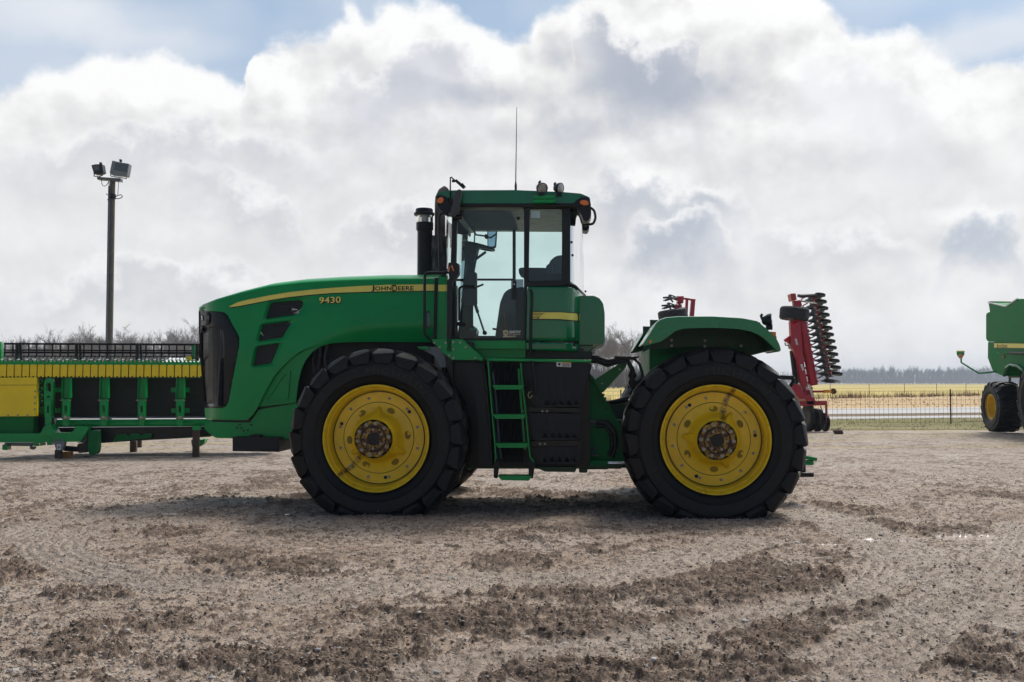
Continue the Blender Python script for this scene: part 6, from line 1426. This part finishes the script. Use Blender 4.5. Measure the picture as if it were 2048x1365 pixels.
# the left wing, seen above the fender
mb = MB(); IFm.plate(mb, [(1356, 593), (1368, 592), (1367, 607), (1355, 607)], -.1, .15); IFm.plate(mb, [(1352, 611), (1364, 609), (1362, 760), (1345, 760), (1347, 640)], -.1, .15); IFm.plate(mb, [(1358, 600), (1363, 600), (1361, 616), (1356, 616)], -.05, .1); mb.build('wing_beam', 'red', IM, bevel=.02)
mb = MB(); IFm.plate(mb, [(1372, 597), (1377, 598), (1370, 760), (1362, 760)], -.05, .05); IFm.plate(mb, [(1383, 599), (1391, 600), (1378, 770), (1367, 770)], -.05, .1); IFm.plate(mb, [(1368, 595.5), (1392, 599), (1391, 602), (1368, 599)], -.06, .1); mb.build('wing_frame', 'red', IM, bevel=.01)
small_tyre(IFm.P(1346, 632, -.25), (-.16, 0, 1), .42, .36, TTm, 'red')
for k in range(3):
    xe, ye = 1338 - 2.8 * k, 596 + 16 * k
    disc(IFm.P(xe + 4, ye + 2, .2), (-.3, -.2, 1), .24, IM); mb = MB(); mb.tube(IFm.path([(xe - 12, ye), (xe, ye - 1), (xe + 16, ye + 4)], .1), .03, 6); mb.tube(IFm.path([(xe - 8, ye + 6), (xe + 2, ye + 1), (xe + 8, ye + 9)], .1), .028, 6); mb.tube(IFm.path([(xe + 1, ye - 6), (xe + 10, ye - 3), (xe + 20, ye + 4)], .1), .02, 6); mb.build('tine', 'disc', IM)
    mb = MB(); mb.tube([IFm.P(xe + 2, ye - 6, .1), IFm.P(xe + 2, ye + 2, .1)], .05, 8); mb.build('spool', 'galv', IM)
# clod of earth near the implement
mb = MB(); random.seed(8); c = gpt(1677, 869)
base = [(x * .16 * random.uniform(.8, 1.2), y * .14, z * .09 * random.uniform(.8, 1.3)) for x, y, z in ico]; mb.add(base, [tuple(f_) for f_ in icf]); o = mb.build('earth_lump', 'wood', None, smooth=0); o.location = (c[0], c[1], .06); tag(o, 'brown lump of earth on the gravel near the red implement', 'lump of earth')
# ================================================================= combine at the right edge
CF = Frame(13.2, 26.9, R(94))
CO = CF.empty('combine_harvester', 'green combine harvester cut off by the right edge, with yellow wheels', 'combine harvester')
CYc = 1.7
mb = MB(); CF.plate(mb, [(1976.5, 606), (2001.6, 611.6), (2012, 613.5), (2035.6, 598), (2130, 597), (2130, 690), (1988, 687), (1983, 650)], .05, 3.2); TKo = mb.build('grain_tank', 'green_far', CO, bevel=.02)
mb = MB(); CF.plate(mb, [(1977, 603), (2040, 604), (2130, 600), (2130, 612), (1978, 610)], 2.9, 3.25); mb.build('tank_rim', 'green_matt', CO); mb = MB(); mb.beam(CF.P(1976.5, 605.5, .04), CF.P(2011.5, 613.5, .04), .03, .03); mb.beam(CF.P(2011.5, 613.5, .04), CF.P(2035, 598, .04), .03, .03); mb.build('rim_edge', 'white_paint', TKo)
mb = MB(); CF.plate(mb, rounded([(1972, 629), (1976, 625), (1984, 624), (1988, 684), (1976, 684), (1972, 678)], 3), .25, 3.0); mb.build('rear_hood', 'green_far', CO, bevel=.04)
mb = MB(); CF.plate(mb, rounded([(1976, 684), (1988, 687), (1989, 700), (1994, 707), (2048, 709), (2260, 712), (2260, 742), (2060, 745), (2048, 740), (2036, 731), (2021.5, 729), (2012, 736), (2007.5, 753), (1986, 744), (1975.5, 716)], 2), .12, 3.1); BD = mb.build('body', 'green_far', CO, bevel=.03)
mb = MB(); CF.plate(mb, rounded([(1986, 688), (2260, 690), (2260, 709), (1996, 706), (1988, 702)], 3), .0, .13); SP = mb.build('side_panel', 'green_far', CO, bevel=.02)
mb = MB(); CF.plate(mb, [(1988, 687), (2260, 690), (2260, 698.5), (1988.5, 696)], -.02, .0); ST2 = mb.build('stripe', 'decal', SP); mb = MB(); CF.plate(mb, [(1988.5, 696), (2260, 698.5), (2260, 700), (1988.7, 697.3)], -.02, .0); mb.build('stripe_edge', 'decal_black', SP)
fq = lambda x, y: CF.P(x, y, -.028)
lettering("J", 1992.2, 1995.5, 688.6, 696.2, 'decal_black', 'lettering', fq, SP, bold=.0); lettering("OHN", 1996, 2003.6, 690.2, 695.6, 'decal_black', 'lettering', fq, SP); lettering("D", 2004.4, 2007.4, 688.6, 696.2, 'decal_black', 'lettering', fq, SP); lettering("EERE", 2007.9, 2014.8, 690.2, 695.6, 'decal_black', 'lettering', fq, SP)
mb = MB(); mb.tube([CF.P(2020, 706, -.02), CF.P(2110, 708, -.02)], .04, 8); mb.build('belt_cover', 'black', SP)
mb = MB(); pts = [CF.P(*p, .10) for p in ((2008, 752), (2012, 738), (2021.5, 730.5), (2036, 732), (2048, 741))]; mb.tube(pts, .05, 8); mb.build('arch_lip', 'green_gloss', BD)
# cab and front of the machine lie beyond the edge of the photograph
mb = MB(); CF.plate(mb, rounded([(2262, 640), (2400, 640), (2420, 700), (2400, 770), (2262, 770)], 4), .7, 2.7); mb.build('cab', 'glass', CO, recalc=False); mb = MB(); CF.plate(mb, rounded([(2255, 628), (2410, 628), (2410, 640), (2255, 640)], 3), .6, 2.8); CF.plate(mb, [(2262, 740), (2420, 740), (2400, 790), (2262, 790)], .68, 2.72); mb.build('cab_roof', 'green', CO, bevel=.03)
mb = MB(); CF.plate(mb, [(2048, 742), (2260, 742), (2260, 800), (2100, 812), (2048, 770)], .6, 2.7); mb.build('underbody', 'black', CO)
TA = tyre_mesh(.71, .66, .34, 18, .70, .05, -.33, 1.25)
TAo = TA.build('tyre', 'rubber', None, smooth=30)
RI = MB().lathe([(.02, -.08), (.26, -.10), (.30, -.16), (.31, -.28), (.355, -.30), (.36, -.32), (.345, -.325)], n=48); RIo = RI.build('rim', 'yellow', None, smooth=35)
def cwheel(nm, loc, rz, s):
    w = empty(nm, loc, rz, CO); w.scale = (s, s, s)
    for i, srcs in enumerate((TAo, RIo)):
        if srcs.parent is None: srcs.parent = w
        else: link(srcs.copy(), w)
    return w
cw = CF.P(1981, 818, .1)
cwheel('rear_wheel', (cw.x, .42, .705), 0, 1.0)
fwx = CF.P(2066, 818, -.45).x; cwheel('front_wheel', (fwx, -.01, .93), 0, 1.33)
cwheel('rear_wheel', (cw.x, 2.7, .705), PI, 1.0); cwheel('front_wheel', (fwx, 3.2, .93), PI, 1.33)
mb = MB(); mb.box((fwx - .15, .3, .8), (fwx + .15, 3.0, 1.1)); mb.build('front_axle', 'green_dark', CO)
mb = MB(); mb.beam(CF.P(2021, 735, .9), CF.P(2019, 768, .9), .05, .05); mb.box((cw.x - .1, .7, .62), (cw.x + .12, 2.7, .82)); mb.box((cw.x, 1.2, .8), (cw.x + .5, 2.2, 1.7)); mb.build('rear_axle', 'green_dark', CO); mb = MB(); mb.tube([CF.P(2022, 747, .8), CF.P(2046, 747, .8)], .13, 12); mb.build('air_tank', 'black', CO)
def to_cf(fr, mb):
    out = []
    for x, y, z in mb.v:
        w = fr.o + fr.ex * x + fr.ey * y - CF.o; out.append((w.dot(CF.ex), w.dot(CF.ey), z))
    mb.v = out; return mb
MF = Frame(12.0, 26.8, R(25))
mb = MB(); mb.tube([MF.P(*p) for p in ((1922, 714, 0), (1922.5, 725.4, 0), (1940, 736.5, .1), (1958, 747, .2), (1972, 746, .3), (1992, 743.5, .6))], .022, 8); MA = to_cf(MF, mb).build('marker_arm', 'green', CO, smooth=50)
mb = MB(); MF.plate(mb, rounded([(1912.8, 702), (1929.2, 702), (1928.5, 710), (1924.5, 716.5), (1917.5, 716.5), (1913.5, 710)], 1), -.05, .05); MHd = to_cf(MF, mb).build('marker_head', 'green', MA, bevel=.01); mb = MB(); MF.plate(mb, [(1913.2, 702.3), (1928.8, 702.3), (1928.6, 704.8), (1913.4, 704.8)], -.054, -.05); to_cf(MF, mb).build('marker_stripe', 'decal', MHd)
mb = MB(); MF.plate(mb, ell(1921.4, 713, 4.8, 5, 16), -.065, -.05); to_cf(MF, mb).build('lamp_surround', 'white', MHd); mb = MB(); MF.plate(mb, ell(1921.4, 713, 3.7, 3.9, 16), -.09, -.065); to_cf(MF, mb).build('marker_lamp', 'orange', MHd, bevel=.008)
q = CF.P(2006, 714, .1); mb = MB(); CF.plate(mb, ell(2006, 714.5, 2.6, 2.8, 12), .10, .12); mb.build('side_reflector', 'rust', BD)
# ================================================================= fences
def fence(name, fn, x0, x1, step, H_, post_r, vert, hz_, wr, label, off=0, mm='galv_dark'):
    root = tag(empty(name, (0, 0, 0)), label, 'fence'); mb = MB(); mb2 = None; x = x0 + off
    while x < x1:
        p = MB(); y = fn(x); p.beam((x, y, -.02), (x, y, H_ + .02), post_r * 2, post_r * 1.2, (0, 1, 0)); p.build('fence_post', M['post_dark'], root, smooth=0); x += step
    for h in hz_: mb.beam((x0, fn(x0), h), (x1, fn(x1), h), wr * 2, wr * 2)
    if vert:
        x = x0
        while x < x1: mb.beam((x, fn(x), hz_[0]), (x, fn(x), hz_[-1]), wr * 2, wr * 2, (0, 1, 0)); x += vert
    mb.build('wire_mesh', M['wire'], root, smooth=0); return root
M['post_dark'] = mat('dark_steel_post', (.04, .038, .035), .7); M['wire'] = mat('fence_wire', (.10, .095, .09), .6, .3)
LFn = ln(31.5, .16)
fence('wire_fence', LFn, -2.2, 26, 5.7, 1.14, .020, .165, [.04, .19, .34, .49, .64, .80, .96, 1.10], .0029, 'square mesh wire fence with a dark post between the implement and the combine', off=0)
fence('field_fence', L_st, 3, 62, 5.2, 1.25, .020, None, [.5, .85, 1.2], .006, 'thin far fence on posts along the edge of the green field')
# ================================================================= shed roof behind the header
sh = tag(empty('white_shed', (-20.9, 70, 0)), 'small white shed roof showing above the header, left of the tractor', 'shed')
mb = MB(); mb.box((-3.6, 0, 0), (3.6, 4, 2.75)); mb.build('wall', mat('shed_wall', (.30, .31, .33), .7), sh, bevel=.02)
mb = MB(); mb.add([(-3.8, -.2, 2.76), (3.8, -.2, 2.76), (3.8, 4.2, 2.76), (-3.8, 4.2, 2.76), (-3.8, 2, 3.18), (3.8, 2, 3.18)], [(0, 1, 5, 4), (2, 3, 4, 5), (0, 4, 3), (1, 2, 5), (0, 3, 2, 1)]); mb.build('roof', 'white_paint', sh, smooth=0)
# ================================================================= bare trees
def bark(nm, a, b_):
    return mat(nm, a, .9, 0, 0, .2, 1)
M['bark'] = bark('grey_bark', (.19, .165, .15), 0)
def bare_tree(seed, H_, detail=4, spread=.5, rmin=.018, lean=0, kids=(5, 4, 4, 3)):
    rn = random.Random(seed); mb = MB()
    def seg(p, d, L, r_, lv):
        nseg = 4 if lv == 0 else 3 if lv < 3 else 2; pts = [p]; rs = [r_]; q = p.copy(); dd = d.copy()
        for i in range(nseg):
            dd = (dd + Vector((rn.gauss(0, .10), rn.gauss(0, .10), rn.gauss(0, .05) + (.05 if lv else .0)))).normalized(); q = q + dd * (L / nseg); pts.append(q.copy()); rs.append(max(rmin * .6, r_ * (1 - .62 * (i + 1) / nseg)))
        mb.tube(pts, rs, 6 if lv == 0 else 3, False)
        if lv >= detail: return
        nk = kids[min(lv, len(kids) - 1)] + rn.randint(0, 2)
        if lv == 0: nk += 5
        for k in range(nk):
            t = rn.uniform(.30 if lv == 0 else .2, 1.0); i = min(nseg - 1, int(t * nseg)); b0 = pts[i].lerp(pts[i + 1], t * nseg - i); base = (pts[i + 1] - pts[i]).normalized()
            a = rn.uniform(0, 2 * PI); side = Vector((math.cos(a), math.sin(a), 0)); side = (side - base * side.dot(base))
            if side.length < .1: continue
            side.normalize(); sp = spread * rn.uniform(.7, 1.4); nd = (base * math.cos(sp) + side * math.sin(sp)); nd.z += .15; nd.normalize()
            seg(b0, nd, L * rn.uniform(.42, .68) * (1.15 - .45 * t if lv == 0 else 1), max(rmin, r_ * .45 * (1.1 - .4 * t)), lv + 1)
    seg(Vector((0, 0, -.1)), Vector((lean, 0, 1)).normalized(), H_ * .62, H_ * .016, 0)
    return mb
TV = []
for k in range(7):
    mb = bare_tree(100 + k, 16 + (k % 3) * 1.2, 4, .52 + .04 * (k % 3), .022, 0, (6, 4, 4, 3)); TV.append(mb)
def tree_obj(i, loc, rz, s, label, grp, first={}):
    if i not in first:
        root = empty('bare_tree', (0, 0, 0)); mb = TV[i]; nt_ = 5 * 6
        tr_ = MB(); tr_.v = mb.v[:30]; tr_.f = [f_ for f_ in mb.f if max(f_) < 30]; cr_ = MB(); cr_.v = mb.v[30:]; cr_.f = [[q - 30 for q in f_] for f_ in mb.f if min(f_) >= 30]
        tr_.build('trunk', 'bark', root, smooth=60, recalc=False); cr_.build('crown', 'bark', root, smooth=60, recalc=False); first[i] = root; o = root
    else: o = copy_tree(first[i])
    o.location = loc; o.rotation_euler = (0, 0, rz); o.scale = (s, s, s); tag(o, label, 'bare tree', grp); return o
random.seed(12)
px = -30
while px < 640:
    Yd = 246 + random.uniform(-14, 30); s = random.uniform(.76, 1.02) * (.86 if px < 130 else 1.0)
    if random.random() < .2: s *= .85
    tree_obj(random.randrange(7), ((px - 1024) / FPX * Yd, Yd, 0), random.uniform(0, 6.28), s, 'bare leafless tree in the wood line beyond the black reel of the header', 'bare trees beyond the header'); px += random.uniform(6, 14)
px = 1150
while px < 1330:
    Yd = 246 + random.uniform(-12, 30); s = random.uniform(.70, .98) * (1 if px < 1290 else .8)
    tree_obj(random.randrange(7), ((px - 1024) / FPX * Yd, Yd, 0), random.uniform(0, 6.28), s, 'bare leafless tree in the wood line between the cab and the rear fender', 'bare trees between the cab and the rear fender'); px += random.uniform(7, 15)
# brush under the wood line
def brush(name, n, reg, hlo, hhi, w, m, label, seed, fork=3):
    rng = np.random.default_rng(seed); X_, Y_ = reg(rng, n); hh = rng.uniform(hlo, hhi, n); N = n * fork
    x = np.repeat(X_, fork); y = np.repeat(Y_, fork); h = np.repeat(hh, fork) * rng.uniform(.5, 1, N); z0 = np.repeat(hh, fork) * rng.uniform(0, .35, N); dx = rng.normal(0, .16, N) * h; dy = rng.normal(0, .1, N) * h; a = rng.uniform(0, PI, N)
    c, s_ = np.cos(a) * w, np.sin(a) * w
    p0 = np.stack([x - c, y - s_, z0], 1); p1 = np.stack([x + c, y + s_, z0], 1); p2 = np.stack([x + dx + c * .3, y + dy + s_ * .3, h], 1); p3 = np.stack([x + dx - c * .3, y + dy - s_ * .3, h], 1)
    co = np.stack([p0, p1, p2, p3], 1).reshape(-1, 3); me = bpy.data.meshes.new(name); me.vertices.add(len(co)); me.vertices.foreach_set('co', co.ravel().astype(np.float32))
    me.loops.add(N * 4); me.polygons.add(N); me.loops.foreach_set('vertex_index', np.arange(N * 4, dtype=np.int32)); me.polygons.foreach_set('loop_start', (np.arange(N) * 4).astype(np.int32)); me.update(calc_edges=True)
    me.materials.append(M[m]); o = bpy.data.objects.new(name, me); link(o); return tag(o, label, None, None, 'stuff')
def reg_b1(rng, n):
    k = rng.random(n) < .8; pxs = np.where(k, rng.uniform(-60, 700, n), rng.uniform(1130, 1330, n)); Yd = rng.uniform(262, 330, n); return (pxs - 1024) / FPX * Yd, Yd
brush('wood_undergrowth', 26000, reg_b1, 2.2, 7.5, .05, 'bark', 'grey undergrowth and saplings filling the near wood line', 31)
def reg_far(rng, n):
    pxs = rng.uniform(1560, 2120, n); Yd = rng.uniform(1130, 1300, n); return (pxs - 1024) / FPX * Yd, Yd
far = MB(); rnf = random.Random(77)
TVf = [bare_tree(300 + k, 15, 2, .42, .10, 0, (7, 4, 3)) for k in range(5)]
for k in range(230):
    pxs = 1590 + k * 2.35 + rnf.uniform(-3, 3); Yd = rnf.uniform(1120, 1280); ox = (pxs - 1024) / FPX * Yd; src = TVf[rnf.randrange(5)]; s = rnf.uniform(1.12, 1.55); a = rnf.uniform(0, 6.28); ca, sa = math.cos(a) * s, math.sin(a) * s
    far.add([(ox + x * ca - y * sa, Yd + x * sa + y * ca, z * s) for x, y, z in src.v], src.f)
o = far.build('far_wood', 'bark', None, smooth=0, recalc=False); tag(o, 'distant bluish wood of bare trees along the horizon at the right', None, None, 'stuff')
brush('far_wood_brush', 5200, reg_far, 5, 18, .15, 'bark', 'brush and stems inside the distant wood', 33)
# ================================================================= haze
hz_m = bpy.data.materials.new('haze'); hz_m.use_nodes = True; n_ = hz_m.node_tree; n_.nodes.clear()
pv = n_.nodes.new('ShaderNodeVolumePrincipled'); pv.inputs['Color'].default_value = (.72, .82, .98, 1); pv.inputs['Density'].default_value = HAZE_D; pv.inputs['Anisotropy'].default_value = .3
oo = n_.nodes.new('ShaderNodeOutputMaterial'); n_.links.new(pv.outputs[0], oo.inputs['Volume'])
mb = MB(); mb.box((-1400, -70, -1.0), (1400, 1400, 22)); o = mb.build('haze', hz_m, None, smooth=0); tag(o, 'thin pale haze over the whole place', None, None, 'stuff')
